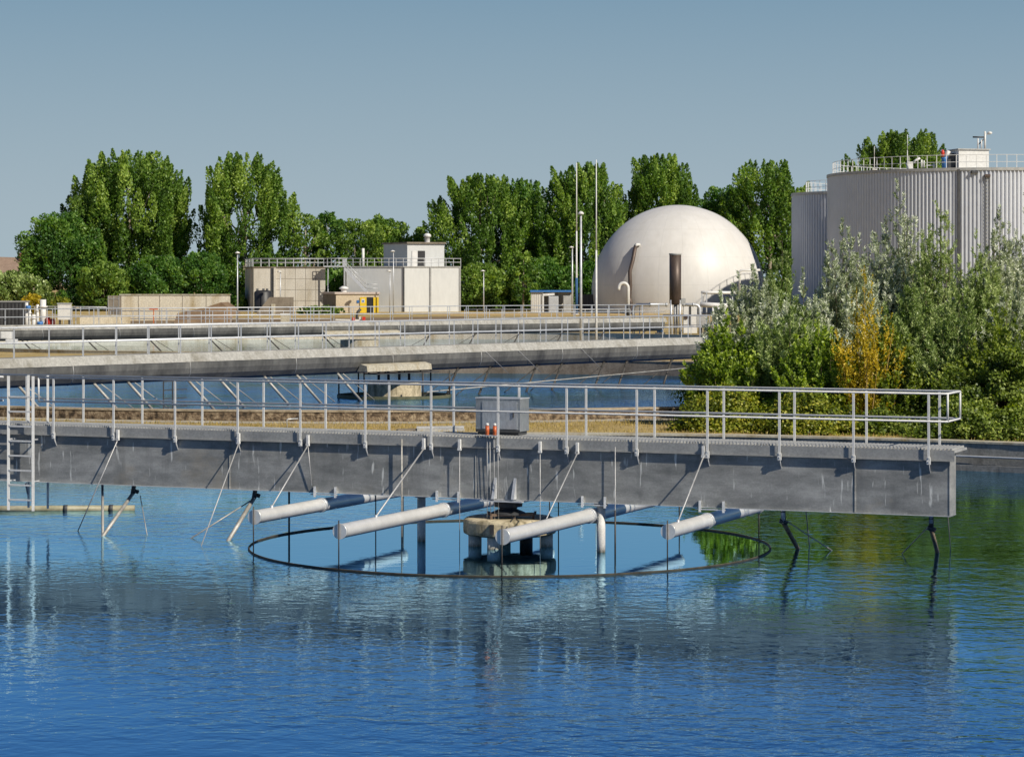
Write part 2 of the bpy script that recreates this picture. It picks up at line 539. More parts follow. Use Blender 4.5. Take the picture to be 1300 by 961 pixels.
def thing(name, label, cat, loc=(0, 0, 0), rz=0.0, group=None):
    o = bpy.data.objects.new(name, None)
    COL.objects.link(o)
    o.empty_display_size = 0.3
    o.location = loc
    o.rotation_euler = (0, 0, rz)
    o['label'] = label
    o['category'] = cat
    if group:
        o['group'] = group
    INV[o.name] = (Matrix.Translation(Vector(loc)) @ Matrix.Rotation(rz, 4, 'Z')).inverted()
    return o


def tag(o, label, cat, group=None):
    o['label'] = label
    o['category'] = cat
    if group:
        o['group'] = group
    return o


def share(proto, name, parent, local):
    """another instance of a part, sharing its mesh"""
    o = bpy.data.objects.new(name, proto.data)
    COL.objects.link(o)
    o.parent = parent
    o.location = local
    return o


# ------------------------------------------------------------------ setting: tanks, water, ground
T1, R1 = Vector((-0.05, 51.2, 0)), 26.6
TC = Vector((-0.05, 49.7, 0))   # centre of the near basin
T2, R2 = Vector((-5.70, 113.0, 0)), 28.5
T3, R3 = Vector((-12.3, 195.0, 0)), 34.0
G0 = 0.75
W2, W3 = 0.30, 0.30


def zg(Y):
    if Y < 245:
        return G0
    if Y < 285:
        return G0 + (Y - 245) / 40 * 0.95
    return 1.70


def make_ground():
    pts, edges = [], []

    def loop(ps):
        o = len(pts)
        pts.extend(ps)
        edges.extend((o + k, o + (k + 1) % len(ps)) for k in range(len(ps)))
    B = 4000
    loop([Vector((-B, -400)), Vector((B, -400)), Vector((B, 6000)), Vector((-B, 6000))])
    for y in (245, 285):
        o = len(pts)
        xs = [-B, -600, -200, -80, 0, 80, 200, 600, B]
        pts.extend(Vector((x + (0.001 if abs(x) == B else 0) * 0, y)) for x in xs)
        edges.extend((o + k, o + k + 1) for k in range(len(xs) - 1))
    for c, r in ((TC, R1 + 0.3), (T2, R2 + 0.2), (T3, R3 + 0.2)):
        loop([Vector((c.x + r * math.cos(2 * PI * k / 128), c.y + r * math.sin(2 * PI * k / 128))) for k in range(128)])
    vs, _, fs, *_ = geometry.delaunay_2d_cdt(pts, edges, [], 1, 1e-4)
    keep = []
    for f in fs:
        cx = sum(vs[i].x for i in f) / len(f)
        cy = sum(vs[i].y for i in f) / len(f)
        if all(math.hypot(cx - c.x, cy - c.y) > r for c, r in ((TC, R1 + 0.3), (T2, R2 + 0.2), (T3, R3 + 0.2))):
            keep.append(tuple(f))
    mb = MB()
    mb.add([Vector((v.x, v.y, zg(v.y))) for v in vs], keep)
    o = mb.build('ground', 'ground', kind='structure')
    return o


make_ground()


def disc(name, c, r, z, mat, n=128):
    mb = MB()
    mb.add([Vector((r * math.cos(2 * PI * k / n), r * math.sin(2 * PI * k / n), 0)) for k in range(n)], [tuple(range(n))])
    o = mb.build(name, mat, kind='structure')
    o.location = (c.x, c.y, z)
    return o


disc('water', TC, R1 + 0.15, 0.0, water_mat('basin_water', (0.002, 0.012, 0.040), calm=(0, 1.5, 5.47), amp=1.0))
disc('water', T2, R2 + 0.1, W2, water_mat('second_basin_water', (0.006, 0.035, 0.12), amp=2.6, tint=(0.42, 0.70, 1.0)))
disc('water', T3, R3 + 0.1, W3, water_mat('third_basin_water', (0.03, 0.05, 0.07), amp=0.8, tint=(0.75, 0.85, 0.95)))


def basin(name, label, c, r, top, thick, outmat, topmat, inmat, weir=True, apron=0.0):
    t = thing(name, label, 'tank', (c.x, c.y, 0))
    mb = MB()   # outer shell
    mb.lathe([(r + thick, top - 0.06), (r + thick, -0.4), (r + 0.02, -0.4)], c, 160, smooth=True)
    mb.build('outer_wall', outmat, t)
    mb = MB()
    mb.lathe([(r, -0.5), (r, top - 0.06)], c, 160)
    mb.build('inner_wall', inmat, t)
    mb = MB()
    mb.lathe([(r - 0.04, top - 0.06), (r - 0.04, top), (r + thick + 0.03, top), (r + thick + 0.03, top - 0.06)], c, 160, closed=True, smooth=False)
    mb.build('coping', topmat, t)
    return t


b1 = basin('settling_basin', 'round near settling basin with pale concrete rim holding the blue water', TC, R1, 0.83, 0.55, 'rim', 'rim', 'rim_face')
mb = MB()
mb.lathe([(R1 - 0.75, -0.4), (R1 - 0.75, 0.17), (R1 - 0.68, 0.17), (R1 - 0.68, -0.4)], TC, 160, closed=True, smooth=False)
mb.build('weir', 'rim_face', b1)
mb = MB()
mb.tube([TC + Vector(((R1 - 0.1) * math.cos(a), (R1 - 0.1) * math.sin(a), 0.38)) for a in np.linspace(0.2, 2.9, 80)], 0.035, 6)
mb.build('pipe', 'galv', b1)
b2 = basin('settling_basin', 'second settling basin behind the near one, with brown exposed aggregate wall', T2, R2, 1.14, 0.42, 'aggregate', 'agg_top', 'brownconc')
b3 = basin('settling_basin', 'farthest settling basin, pale rim behind the two long dark bridges', T3, R3, 1.0, 0.4, 'rim', 'rim', 'beige')
# apron around the second basin
mb = MB()
mb.lathe([(R2 + 0.42, 0), (R2 + 1.7, 0)], T2, 160, smooth=False)
o = mb.build('path', 'apron', kind='structure')
o.location.z = G0 + 0.006
# yellow sand strip behind the third basin
mb = MB()
y0 = 292
mb.add([(-10, y0, 0), (18, y0, 0), (18, y0 + 18, 0), (-10, y0 + 18, 0)], [(0, 1, 2, 3)])
o = mb.build('path', surf('ochre_sand', (0.46, 0.31, 0.12), (0.56, 0.40, 0.18), scale=0.4, rough=0.95), kind='structure')
o.location.z = 1.706

# ------------------------------------------------------------------ the near bridge
CU, SU = math.cos(R(23)), math.sin(R(23))
BR = thing('scraper_bridge', 'near galvanised steel scraper bridge with railings spanning the blue water basin', 'bridge',
           (T1.x, T1.y, 0), -R(23))


def B(u, v, z):
    return Vector((T1.x + u * CU + v * SU, T1.y - u * SU + v * CU, z))


def ua(px, v):
    t = (px - HX) / F
    return (t * (T1.y + CU * v) - T1.x - SU * v) / (CU + SU * t)


UL, UR = -17.0, ua(1205.5, -0.45)
VF, VB = -0.505, 0.0
DT = 2.31   # deck top
RT, RM = 3.41, 2.87
# girder: webs, bottom and top flange lips, end plate
mb = MB()
mb.extrude([(VF, 1.03), (VB, 1.03), (VB, 2.24), (VF, 2.24)], UL, UR, B)
mb.build('girder', 'girder', BR)
mb = MB()
mb.extrude([(VF - 0.035, 1.018), (VB + 0.035, 1.018), (VB + 0.035, 1.029), (VF - 0.035, 1.029)], UL, UR + 0.02, B)
mb.build('flange', 'galv', BR)
mb = MB()
mb.extrude([(VF - 0.012, 1.012), (VB + 0.012, 1.012), (VB + 0.012, 2.25), (VF - 0.012, 2.25)], UR + 0.003, UR + 0.02, B)
mb.build('end_plate', 'girder', BR)
# butt joints of the web plates with bolt heads
for px in (292, 604.5, 1086):
    u_ = ua(px, VF)
    mb = MB()
    mb.bar(B(u_, VF - 0.006, 1.04), B(u_, VF - 0.006, 2.1), 0.03, 0.012)
    mb.build('plate_joint', 'girder', BR)
# deck with grating
mb = MB()
mb.extrude([(-0.545, 2.26), (0.55, 2.26), (0.55, 2.305), (-0.545, 2.305)], UL, UR + 0.12, B)
mb.build('deck', 'alu_dull', BR)
mb = MB()
u = UL
while u < UR + 0.1:
    mb.bar(B(u, -0.56, 2.326), B(u, 0.54, 2.326), 0.03, 0.035)
    u += 0.075
mb.build('grating', surf('grating_steel', (0.34, 0.34, 0.33), (0.5, 0.5, 0.48), scale=5, rough=0.5, metal=0.2), BR)
mb = MB()
mb.extrude([(-0.565, 2.11), (-0.549, 2.11), (-0.549, 2.308), (-0.565, 2.308)], UL, UR + 0.12, B)
mb.extrude([(-0.60, 2.095), (-0.549, 2.095), (-0.549, 2.107), (-0.60, 2.107)], UL, UR + 0.12, B)
mb.build('fascia', surf('fascia_sheet', (0.27, 0.272, 0.265), (0.37, 0.37, 0.355), scale=2, rough=0.5, metal=0.1), BR)
# railings
front_px = [68.8, 145, 223, 302.6, 382, 464.4, 548, 633, 720, 809, 898.6, 990, 1084, 1179.4]
fu = [ua(p, -0.6) for p in front_px]
fu_all = fu + [fu[0] - 3.1 - 1.56 * k for k in range(2)]
bu = [ua(p, 0.57) for p in (105.8, 180.6, 256.7, 334.6, 413.4, 494, 576, 659, 744, 831, 918.8, 1008.6, 1100, 1192.8)]
bu += [bu[0] - 1.56 * k for k in range(1, 5)]


def L(u, v, z):   # local coordinates of the bridge, for shared parts
    return Vector((u, v, z))


def local_part(mb, name, mat):
    """mesh given in the bridge's own axes, first instance is moved by the caller"""
    me = bpy.data.meshes.new(name)
    me.from_pydata([tuple(p) for p in mb.v], [], mb.f)
    me.polygons.foreach_set('use_smooth', mb.s)
    me.materials.append(M[mat])
    me.update()
    import bmesh
    bm = bmesh.new()
    bm.from_mesh(me)
    bmesh.ops.recalc_face_normals(bm, faces=bm.faces)
    bm.to_mesh(me)
    bm.free()
    return me


def inst(name, me, parent, loc):
    o = bpy.data.objects.new(name, me)
    COL.objects.link(o)
    o.parent = parent
    o.location = loc
    return o


mp = MB()
mp.box((0, 0, (RT + 2.03) / 2), (0.046, 0.022, RT - 2.03))
mp.box((0, 0.0, 2.10), (0.075, 0.035, 0.14))
mp.box((0, -0.02, 2.16), (0.03, 0.03, 0.03))
pm = local_part(mp, 'railing_post', 'rail')
for u_ in fu_all:
    inst('railing_post', pm, BR, (u_, -0.63, 0))
mp = MB()
mp.box((0, 0, (RT + 2.28) / 2), (0.046, 0.022, RT - 2.28))
pm2 = local_part(mp, 'railing_post', 'rail')
for u_ in bu:
    inst('railing_post', pm2, BR, (u_, 0.57, 0))
mp = MB()
g = [(-0.165, 0.0), (0, 0.0), (0, -0.24)]
vs = [Vector((x, v, 2.09 + z)) for x in (-0.006, 0.006) for v, z in g]
mp.add(vs, [(0, 1, 2), (5, 4, 3), (0, 3, 4, 1), (1, 4, 5, 2), (2, 5, 3, 0)])
gm = local_part(mp, 'gusset', 'galv')
for u_ in fu_all:
    inst('gusset', gm, BR, (u_, VF - 0.002, 0))
uG = ua(50, -0.6)
uH = UR - 0.05
for z in (RT, RM):
    mb = MB()
    mb.tube([B(uG, -0.63, z), B(uH, -0.63, z), B(uH + 0.04, -0.57, z), B(uH + 0.04, 0.53, z), B(uH, 0.57, z), B(UL, 0.57, z)], 0.021, 8)
    mb.build('handrail', 'rail', BR)
    mb = MB()
    mb.tube([B(UL, -0.6, z), B(ua(4, -0.6), -0.6, z)], 0.021, 8)
    mb.build('handrail', 'rail', BR)
for u_, v_ in ((uG, -0.63), (uH + 0.04, -0.57), (uH + 0.04, 0.53)):
    mb = MB()
    mb.tube([B(u_, v_, RM), B(u_, v_, RT)], 0.021, 8)
    mb.build('rail_end', 'rail', BR)

# ladder
lad = bpy.data.objects.new('ladder', None)
COL.objects.link(lad)
lad.parent = BR
INV[lad.name] = INV[BR.name]
lv = -0.74
l0, l1 = ua(10.8, lv), ua(42, lv)
for u_ in (l0, l1):
    mb = MB()
    mb.bar(B(u_, lv, 0.38), B(u_, lv, RT + 0.03), 0.06, 0.03)
    mb.build('ladder_rail', 'rail', lad)
for u_ in (l0 + 0.12, l1 - 0.02):
    mb = MB()
    mb.bar(B(u_, lv + 0.62, 0.38), B(u_, lv + 0.62, RT + 0.03), 0.05, 0.03)
    mb.build('ladder_rail', 'rail', lad)
mr_ = MB()
z = 0.62
while z < 3.3:
    mb = MB()
    mb.bar(B(l0, lv, z), B(l1, lv, z), 0.035, 0.035)
    mb.build('rung', 'rail', lad)
    z += 0.335
for z in (1.05, 2.0):
    for a_, b_ in ((l0, l0 + 0.12), (l1, l1 - 0.02)):
        mb = MB()
        mb.bar(B(a_, lv, z), B(b_, lv + 0.62, z), 0.03, 0.03)
        mb.build('ladder_brace', 'galv', lad)
mb = MB()
mb.bar(B(l0 + 0.1, lv + 0.62, 0.7), B(l0 + 0.4, lv + 0.1, 1.0), 0.04, 0.03)
mb.build('ladder_brace', 'galv', lad)

# outrigger pipes with saddles, end caps and their ring
RING = 5.49
near_px = [(322.7, 49.6), (431, 46.75), (638, 45.72), (848, 46.7)]
pv = Vector((SU, CU, 0))
mount_px = [398, 540, 752, 905]
for i, (px, Y) in enumerate(near_px):
    p = Vector((XA(px, Y), Y, 0.76))
    d = p - Vector((T1.x, T1.y, 0.76))
    t = -2 * d.dot(pv)
    q = p + pv * t
    r_ = 0.14
    mb = MB()
    mb.tube([p + pv * 0.02, q - pv * 0.02], r_, 24, caps=False)
    pipe = mb.build('outrigger_pipe', 'pipe', BR)
    for e, sgn in ((p, 1), (q, -1)):
        mb = MB()
        mb.tube([e, e + pv * (0.05 * sgn)], r_ + 0.012, 24)
        mb.build('end_cap', 'pipe', pipe)
    # saddle where it passes under the girder
    s = (VF - (d.dot(pv))) + 0.04
    c = p + pv * s
    uu = (c - Vector((T1.x, T1.y, c.z))).dot(Vector((CU, -SU, 0)))
    mb = MB()
    mb.bar(B(uu - 0.26, VF - 0.02, 0.985), B(uu + 0.38, VF - 0.02, 0.985), 0.06, 0.025)
    for k in (-0.16, 0.34):
        mb.bar(B(uu + k, VF - 0.045, 0.93), B(uu + k, VF - 0.045, 1.16), 0.05, 0.075)
    mb.tube([B(uu, VF - 0.10, 0.76), B(uu, VF - 0.02, 0.76)], r_ + 0.02, 20)
    mb.build('saddle', 'galv', pipe)
    mb = MB()
    mb.tube([p + Vector((0, -0.0, 0.22)) - pv * 0.03, Vector((p.x, p.y, 0.02)) - pv * 0.03], 0.014, 6)
    mb.build('hanger_rod', 'darkrod', BR)
    mb = MB()
    mb.tube([q + Vector((0, 0, 0.2)) + pv * 0.03, Vector((q.x, q.y, 0.02)) + pv * 0.03], 0.016, 6)
    mb.build('hanger_rod', 'darkrod', BR)
mb = MB()
mb.lathe([(RING - 0.02, -0.15), (RING - 0.02, 0.018), (RING + 0.02, 0.018), (RING + 0.02, -0.15)], T1, 160, closed=True, smooth=False)
ring = mb.build('baffle_ring', surf('ring_band', (0.018, 0.017, 0.014), (0.06, 0.055, 0.042), scale=3, rough=0.6), BR)
mb = MB()
mb.tube([T1 + Vector((RING * math.cos(a), RING * math.sin(a), 0.022)) for a in np.linspace(0, 2 * PI, 161)], 0.013, 6, caps=False)
mb.build('ring_lip', surf('weedy_lip', (0.022, 0.020, 0.014), (0.10, 0.09, 0.06), scale=6, rough=0.9), ring)

# vertical rods hung from the deck edge
for px, r_, z0, m_ in ((510, 0.018, 2.24, 'strut'), (583.5, 0.009, 2.2, 'cable'), (685.7, 0.009, 2.2, 'cable'), (781, 0.010, 2.2, 'cable')):
    u_ = ua(px, -0.63)
    mb = MB()
    mb.tube([B(u_, -0.63, z0), B(u_, -0.63, -0.3)], r_, 6)
    mb.build('hanger_rod', m_, BR)
u_ = ua(781, -0.63)
mb = MB()
mb.tube([B(u_, -0.63, 0.9), B(u_, -0.63, -0.3)], 0.02, 6)
mb.build('hanger_rod', 'darkrod', BR)
for px in (367, 477, 709):
    u_ = ua(px, 0.3)
    mb = MB()
    mb.tube([B(u_, 0.3, 1.02), B(u_, 0.3, -0.3)], 0.024 if px == 367 else 0.014, 6)
    mb.build('hanger_rod', 'darkrod', BR)
# clevis plates where cables hang
mp = MB()
mp.box((0, 0, 2.16), (0.05, 0.07, 0.22))
mp.box((0, -0.01, 2.06), (0.075, 0.05, 0.05))
cm = local_part(mp, 'hanger_plate', 'rail')
for px in (149.6, 303, 391, 538, 583.5, 685.7, 733, 893):
    inst('hanger_plate', cm, BR, (ua(px, -0.625), -0.625, 0))


def cable(a, b_, r_=0.013, name='stay_cable', m_='cable', sag=0.0, n=6):
    mb = MB()
    a, b_ = Vector(a), Vector(b_)
    if sag:
        pts = [a.lerp(b_, t) - Vector((0, 0, sag * 4 * t * (1 - t))) for t in np.linspace(0, 1, 8)]
    else:
        pts = [a, b_]
    mb.tube(pts, r_, n)
    return mb.build(name, m_, BR)


def BT(px, py=None, v=-0.64, z=2.05):
    return B(ua(px, v), v, z)


def to_pipe(i, s):
    px, Y = near_px[i]
    return Vector((XA(px, Y), Y, 0.76)) + pv * s + Vector((0, 0, 0.15))


cable(BT(149.6), W(98.4, 675, -0.02))
cable(BT(303), W(255, 694, -0.02))
cable(BT(391), to_pipe(0, 0.75), 0.016)
cable(BT(391), BT(396, v=-0.55, z=1.1), 0.010)
cable(BT(538), to_pipe(1, 1.6), 0.018)
cable(BT(733), to_pipe(2, 2.2), 0.014)
cable(BT(893), to_pipe(3, 0.6), 0.016)
for i, s_ in ((0, 0.75), (1, 1.6), (3, 0.6)):
    mb = MB()
    mb.tube([to_pipe(i, s_) - Vector((0, 0, 0.06)), to_pipe(i, s_) + Vector((0, 0, 0.03))], 0.03, 8)
    mb.build('cable_eye', 'galv', BR)


# rake struts dipping into the water
def strut(top, bot, r_=0.035, m_='strut', knuckle=True):
    mb = MB()
    d = (Vector(bot) - Vector(top)).normalized()
    mb.tube([top, Vector(bot) + d * 0.25], r_, 10)
    s_ = mb.build('rake_strut', m_, BR)
    if knuckle:
        mb = MB()
        mb.tube([Vector(top) + Vector((0, 0, 0.22)), Vector(top) - d * -0.12], 0.05, 8)
        mb.tube([Vector(top) + Vector((-0.07, 0, 0.02)), Vector(top) + Vector((0.09, 0, -0.03))], 0.045, 8)
        mb.build('knuckle', 'dark', s_)


def PB(px, py, v):   # point of the vertical plane v of the bridge seen at a pixel
    u_ = ua(px, v)
    p = B(u_, v, 0)
    p.z = ZA(py, p.y)
    return p


strut(PB(171, 623, 0.0), W(131, 680), 0.04)
strut(PB(325, 628, -0.1), W(290, 686), 0.045)
strut(PB(994, 662, -0.2), W(1013, 696.5), 0.045, 'rustrod')
strut(PB(1182, 671, -0.2), W(1190, 701), 0.045, 'rustrod')
for a, b_, r_ in ((PB(178, 629, 0.0), W(188, 680), 0.010), (PB(322, 633, -0.1), W(232, 684), 0.014), (PB(998, 661, -0.2), W(1063, 697), 0.012),
                  (PB(1023, 648, 0.0), W(1028, 690), 0.011), (PB(1178, 669, -0.2), W(1141, 700.6), 0.011), (PB(1203, 650, -0.1), W(1207, 695), 0.009)):
    cable(a, b_ - Vector((0, 0, 0.1)), r_, 'rake_rod', 'strut')
cable(PB(130, 612, 0.05), W(130.5, 682) - Vector((0, 0, 0.2)), 0.03, 'hanger_rod', 'strut')
for px in (994, 1182):
    mb = MB()
    mb.tube([PB(px, 640, -0.2), PB(px, 664, -0.2)], 0.04, 8)
    mb.build('strut_bracket', 'galv', BR)

# two posts dropping into the water, with flanges under the girder
for px, v in ((535, 0.1), (763, -0.35)):
    u_ = ua(px, v)
    mb = MB()
    mb.tube([B(u_, v, -0.4), B(u_, v, 0.98)], 0.09, 20)
    mb.tube([B(u_, v, 0.95), B(u_, v, 1.0)], 0.15, 20)
    mb.build('drop_post', 'wetcolumn', BR)
# web stiffeners over the bearing
for px in (629, 654):
    u_ = ua(px, VF)
    mb = MB()
    vs = [B(u_ + k, v, z) for k in (-0.03, 0.03) for v, z in ((VF - 0.002, 1.04), (VF - 0.16, 1.04), (VF - 0.002, 1.48))]
    mb.add(vs, [(0, 1, 2), (5, 4, 3), (0, 3, 4, 1), (1, 4, 5, 2), (2, 5, 3, 0)])
    mb.build('stiffener', 'galv', BR)
mb = MB()
mb.bar(B(ua(615, -0.4), -0.4, 0.995), B(ua(668, -0.4), -0.4, 0.995), 0.5, 0.03)
mb.build('bearing_plate', 'galv', BR)
for px in (618.5, 622, 627, 632):
    cable(B(ua(px, -0.63), -0.63, 2.36), B(ua(px + (1 if px > 620 else 0), -0.6), -0.6, 0.62), 0.007, 'power_cable', 'cable')
mb = MB()
mb.bar(B(ua(614, -0.63), -0.63, 2.365), B(ua(632, -0.63), -0.63, 2.365), 0.12, 0.02)
mb.build('lamp_shelf', 'galv', BR)

# cabinet on the deck
cu0, cu1 = ua(604, -0.05), ua(660, -0.05)
cab = thing('control_cabinet', 'grey steel control cabinet standing on the near bridge deck behind the railing', 'cabinet', B((cu0 + cu1) / 2, 0.2, 2.345), -R(23))
mb = MB()
mb.extrude([(-0.05, 2.42), (0.45, 2.42), (0.45, 3.10), (-0.05, 3.10)], cu0, cu1, B)
mb.build('body', 'cabinet', cab)
mb = MB()
mb.extrude([(-0.06, 3.103), (0.46, 3.103), (0.46, 3.125), (-0.06, 3.135)], cu0 - 0.01, cu1 + 0.01, B)
mb.build('lid', 'galv', cab)
mb = MB()
mb.extrude([(-0.07, 2.47), (-0.052, 2.47), (-0.052, 3.05), (-0.07, 3.05)], cu0 + 0.16, cu1 - 0.06, B)
dr = mb.build('door', surf('door_sheet', (0.42, 0.45, 0.48), (0.52, 0.54, 0.56), scale=2, stretch=(1, 1, 0.4), rough=0.35, metal=0.5), cab)
mb = MB()
mb.bar(B(cu1 - 0.14, -0.085, 2.72), B(cu1 - 0.14, -0.085, 2.86), 0.025, 0.025)
mb.build('handle', 'black', dr)
mb = MB()
mb.extrude([(-0.03, 2.348), (0.43, 2.348), (0.43, 2.417), (-0.03, 2.417)], cu0 + 0.04, cu1 - 0.04, B)
mb.build('base', 'dark', cab)
mb = MB()
mb.extrude([(-0.062, 2.4), (-0.05, 2.4), (-0.05, 2.46), (-0.062, 2.46)], cu0, cu1, B)
mb.build('trim', 'dark', cab)
# two orange canisters at the deck edge
for k, (px, lab) in enumerate(((618.6, 'left of two orange canisters with white caps below the cabinet'),
                               (628.2, 'right of two orange canisters with white caps, nearer the railing post'))):
    c = B(ua(px, -0.63), -0.63, 2.376)
    t = thing('orange_canister', lab, 'canister', c, 0, 'orange canisters at the deck edge')
    mb = MB()
    mb.tube([c, c + Vector((0, 0, 0.19))], 0.042, 14)
    mb.build('body', 'orange', t)
    mb = MB()
    mb.tube([c + Vector((0, 0, 0.191)), c + Vector((0, 0, 0.235)), c + Vector((0, 0, 0.25))], [0.036, 0.036, 0.02], 14)
    mb.build('cap', 'white', t)

# pier
pr = thing('centre_pier', 'round weathered concrete pier on short columns under the near bridge', 'pier', (T1.x, T1.y, 0))
mb = MB()
mb.lathe([(0.0, 0.25), (0.90, 0.25), (0.975, 0.29), (0.985, 0.35), (0.98, 0.53), (0.955, 0.58), (0.90, 0.61), (0.0, 0.615)], T1, 56, smooth=False)
mb.build('cap', 'pier', pr)
for px, dy in ((603, -0.05), (627, -0.62), (693.5, -0.1), (668, 0.6), (640, 0.62)):
    Y = T1.y + dy
    mb = MB()
    mb.tube([(XA(px, Y), Y, -0.5), (XA(px, Y), Y, 0.249)], 0.14, 20)
    mb.build('column', 'dark' if px == 668 else 'wetcolumn', pr)  # one rear column coloured dark where a dark gap shows
mb = MB()
mb.box((T1.x - 0.37, T1.y - 0.94, 0.44), (0.09, 0.12, 0.2))
mb.build('recess_block', 'black', pr)  # black block on the cap in place of a hollow
mb = MB()
c = T1 + Vector((-0.03, -0.25, 0))
mb.lathe([(0.0, 0.86), (0.30, 0.86), (0.30, 0.95), (0.22, 0.97), (0, 0.975)], c, 24, smooth=False)
mb.lathe([(0.0, 0.80), (0.18, 0.80), (0.20, 0.86), (0.0, 0.861)], c, 24, smooth=False)
mb.build('bearing', 'black', pr)
mb = MB()
mb.lathe([(0.0, 0.70), (0.36, 0.70), (0.36, 0.735), (0.2, 0.80), (0, 0.80)], c, 24, smooth=False)
mb.build('turntable', 'dark', pr)
mb = MB()
for a, b_ in (((-0.38, -0.52), (0.5, -0.45)), ((-0.45, -0.3), (0.55, -0.22)), ((-0.38, -0.52), (-0.45, 0.1)), ((0.5, -0.45), (0.55, 0.1))):
    for z in (0.70,):
        mb.bar((T1.x + a[0], T1.y + a[1], z), (T1.x + b_[0], T1.y + b_[1], z), 0.04, 0.05)
for x, y in ((-0.38, -0.52), (0.5, -0.45), (0.1, -0.48)):
    mb.bar((T1.x + x, T1.y + y, 0.605), (T1.x + x, T1.y + y, 0.70), 0.05, 0.05)
mb.build('frame', surf('rusty_frame', (0.10, 0.06, 0.04), (0.25, 0.18, 0.13), scale=6, rough=0.8, metal=0.3), pr)
mb = MB()
mb.tube([T1 + Vector((0.15, -0.5, 0.7)), T1 + Vector((0.05, -0.9, 0.64)), T1 + Vector((-0.12, -1.02, 0.4)), T1 + Vector((-0.3, -1.05, 0.25))], 0.014, 6)
mb.build('cable', 'black', pr)

# floating pipe beside the ladder
fa, fb = W(-60, 646.5, 0.04), W(171, 645.5, 0.04)
t = thing('floating_pipe', 'long tan scum pipe lying on the water under the ladder', 'pipe', tuple(fa))
mb = MB()
mb.tube([fa, fb], 0.085, 16)
mb.build('tube', surf('slimy_pipe', (0.20, 0.19, 0.10), (0.50, 0.46, 0.34), scale=2.5, stretch=(0.4, 0.4, 1), rough=0.5), t)
mb = MB()
for f in (0.62, 0.87):
    c = fa.lerp(fb, f)
    d = (fb - fa).normalized()
    mb.tube([c - d * 0.05, c + d * 0.05], 0.1, 16)
mb.build('collar', 'dark', t)


# ------------------------------------------------------------------ the two further bridges
def hull_bridge(label, pa, pb, ext, dz, base, pier_c, wl, hood, strutL, strutR, post_gap, rodr, wscale=1.0):
    """closed-hull scraper bridge from plan point pa towards pb"""
    d = Vector((pb[0] - pa[0], pb[1] - pa[1], 0))
    Ln = d.length
    d.normalize()
    nv = Vector((-d.y, d.x, 0))
    a0 = Vector((pa[0], pa[1], 0))

    def fn(u_, v, z):
        p = a0 + d * u_ + nv * v
        return Vector((p.x, p.y, z))
    t = thing('scraper_bridge', label, 'bridge', (pa[0], pa[1], 0))
    zt = dz
    mb = MB()
    mb.extrude([(-0.55, zt), (-0.78, zt - 0.36), (0.78, zt - 0.36), (0.55, zt)], -ext, Ln, fn)
    mb.build('deck', 'hull_top', t)
    prof = [(-0.76, zt - 0.363), (-0.74, zt - 0.62), (-0.66, zt - 0.85), (-0.48, zt - 1.05), (-0.2, zt - 1.15), (0.2, zt - 1.15),
            (0.48, zt - 1.05), (0.66, zt - 0.85), (0.74, zt - 0.62), (0.76, zt - 0.363)]
    mb = MB()
    mb.extrude(prof, -ext, Ln - 0.25, fn, smooth=False)
    mb.build('hull', 'hull', t)
    u_ = 3.0
    while u_ < Ln:
        mb = MB()
        pts = [fn(u_ + 0.05 * k, v * 1.012, z) for k, (v, z) in enumerate(prof[:5])]
        mb.tube(pts, 0.02, 5)
        u_ += 6.3
        mb.build('seam', 'alu_dull', t)
    me = MB()
    me.bar((0, 0, 0), (0, 0, 1.17), rodr * 1.5, rodr * 1.5)
    pmesh = local_part(me, 'railing_post', 'galv')
    u_ = -ext
    k = 0
    while u_ < Ln - 0.1 and k < 44:
        for v, o_ in ((-0.52, 0.0), (0.52, post_gap * 0.5)):
            p = fn(u_ + o_, v, zt) - a0
            inst('railing_post', pmesh, t, (p.x, p.y, p.z))
        u_ += post_gap
        k += 1
    for v in (-0.52, 0.52):
        for h in (0.58, 1.17):
            mb = MB()
            mb.tube([fn(-ext, v, zt + h), fn(Ln - 0.2, v, zt + h)], rodr, 6)
            mb.build('handrail', 'galv', t)
    # hood over the drive
    if hood:
        uc = (Vector((hood[0], hood[1], 0)) - a0).dot(d)
        hl = hood[2]
        mb = MB()
        mb.extrude([(-0.80, zt - 0.72), (-1.18, zt - 0.80), (-1.22, zt - 1.06), (-0.6, zt - 1.06)], uc - hl, uc + hl, fn)
        mb.build('drive_hood', 'rim', t)
        mb = MB()
        mb.extrude([(-1.2, zt - 1.2), (-0.4, zt - 1.2), (-0.4, zt - 1.16), (-1.2, zt - 1.16)], uc - hl * 0.7, uc + hl * 1.25, fn)
        for q in (-0.8, -0.3, 0.3, 0.8):
            mb.bar(fn(uc + q * hl, -0.9, zt - 1.2), fn(uc + q * hl, -0.9, zt - 1.065), 0.06, 0.06)
        mb.build('drive_frame', 'dark', t)
    for (u0, lean, m_) in strutL + strutR:
        mb = MB()
        top = fn(u0, -0.35, zt - 1.06)
        bot = fn(u0 + lean, -0.9, wl - 0.1)
        mb.tube([top, bot], 0.06, 6)
        mb.build('rake_strut', m_, t)
        mb = MB()
        mb.tube([top + d * 0.3, fn(u0 + lean + 1.5 * (1 if lean > 0 else -1) * 0.9, -0.5, wl - 0.1)], 0.022, 5)
        mb.build('rake_rod', m_, t)
    return t, fn, Ln, d


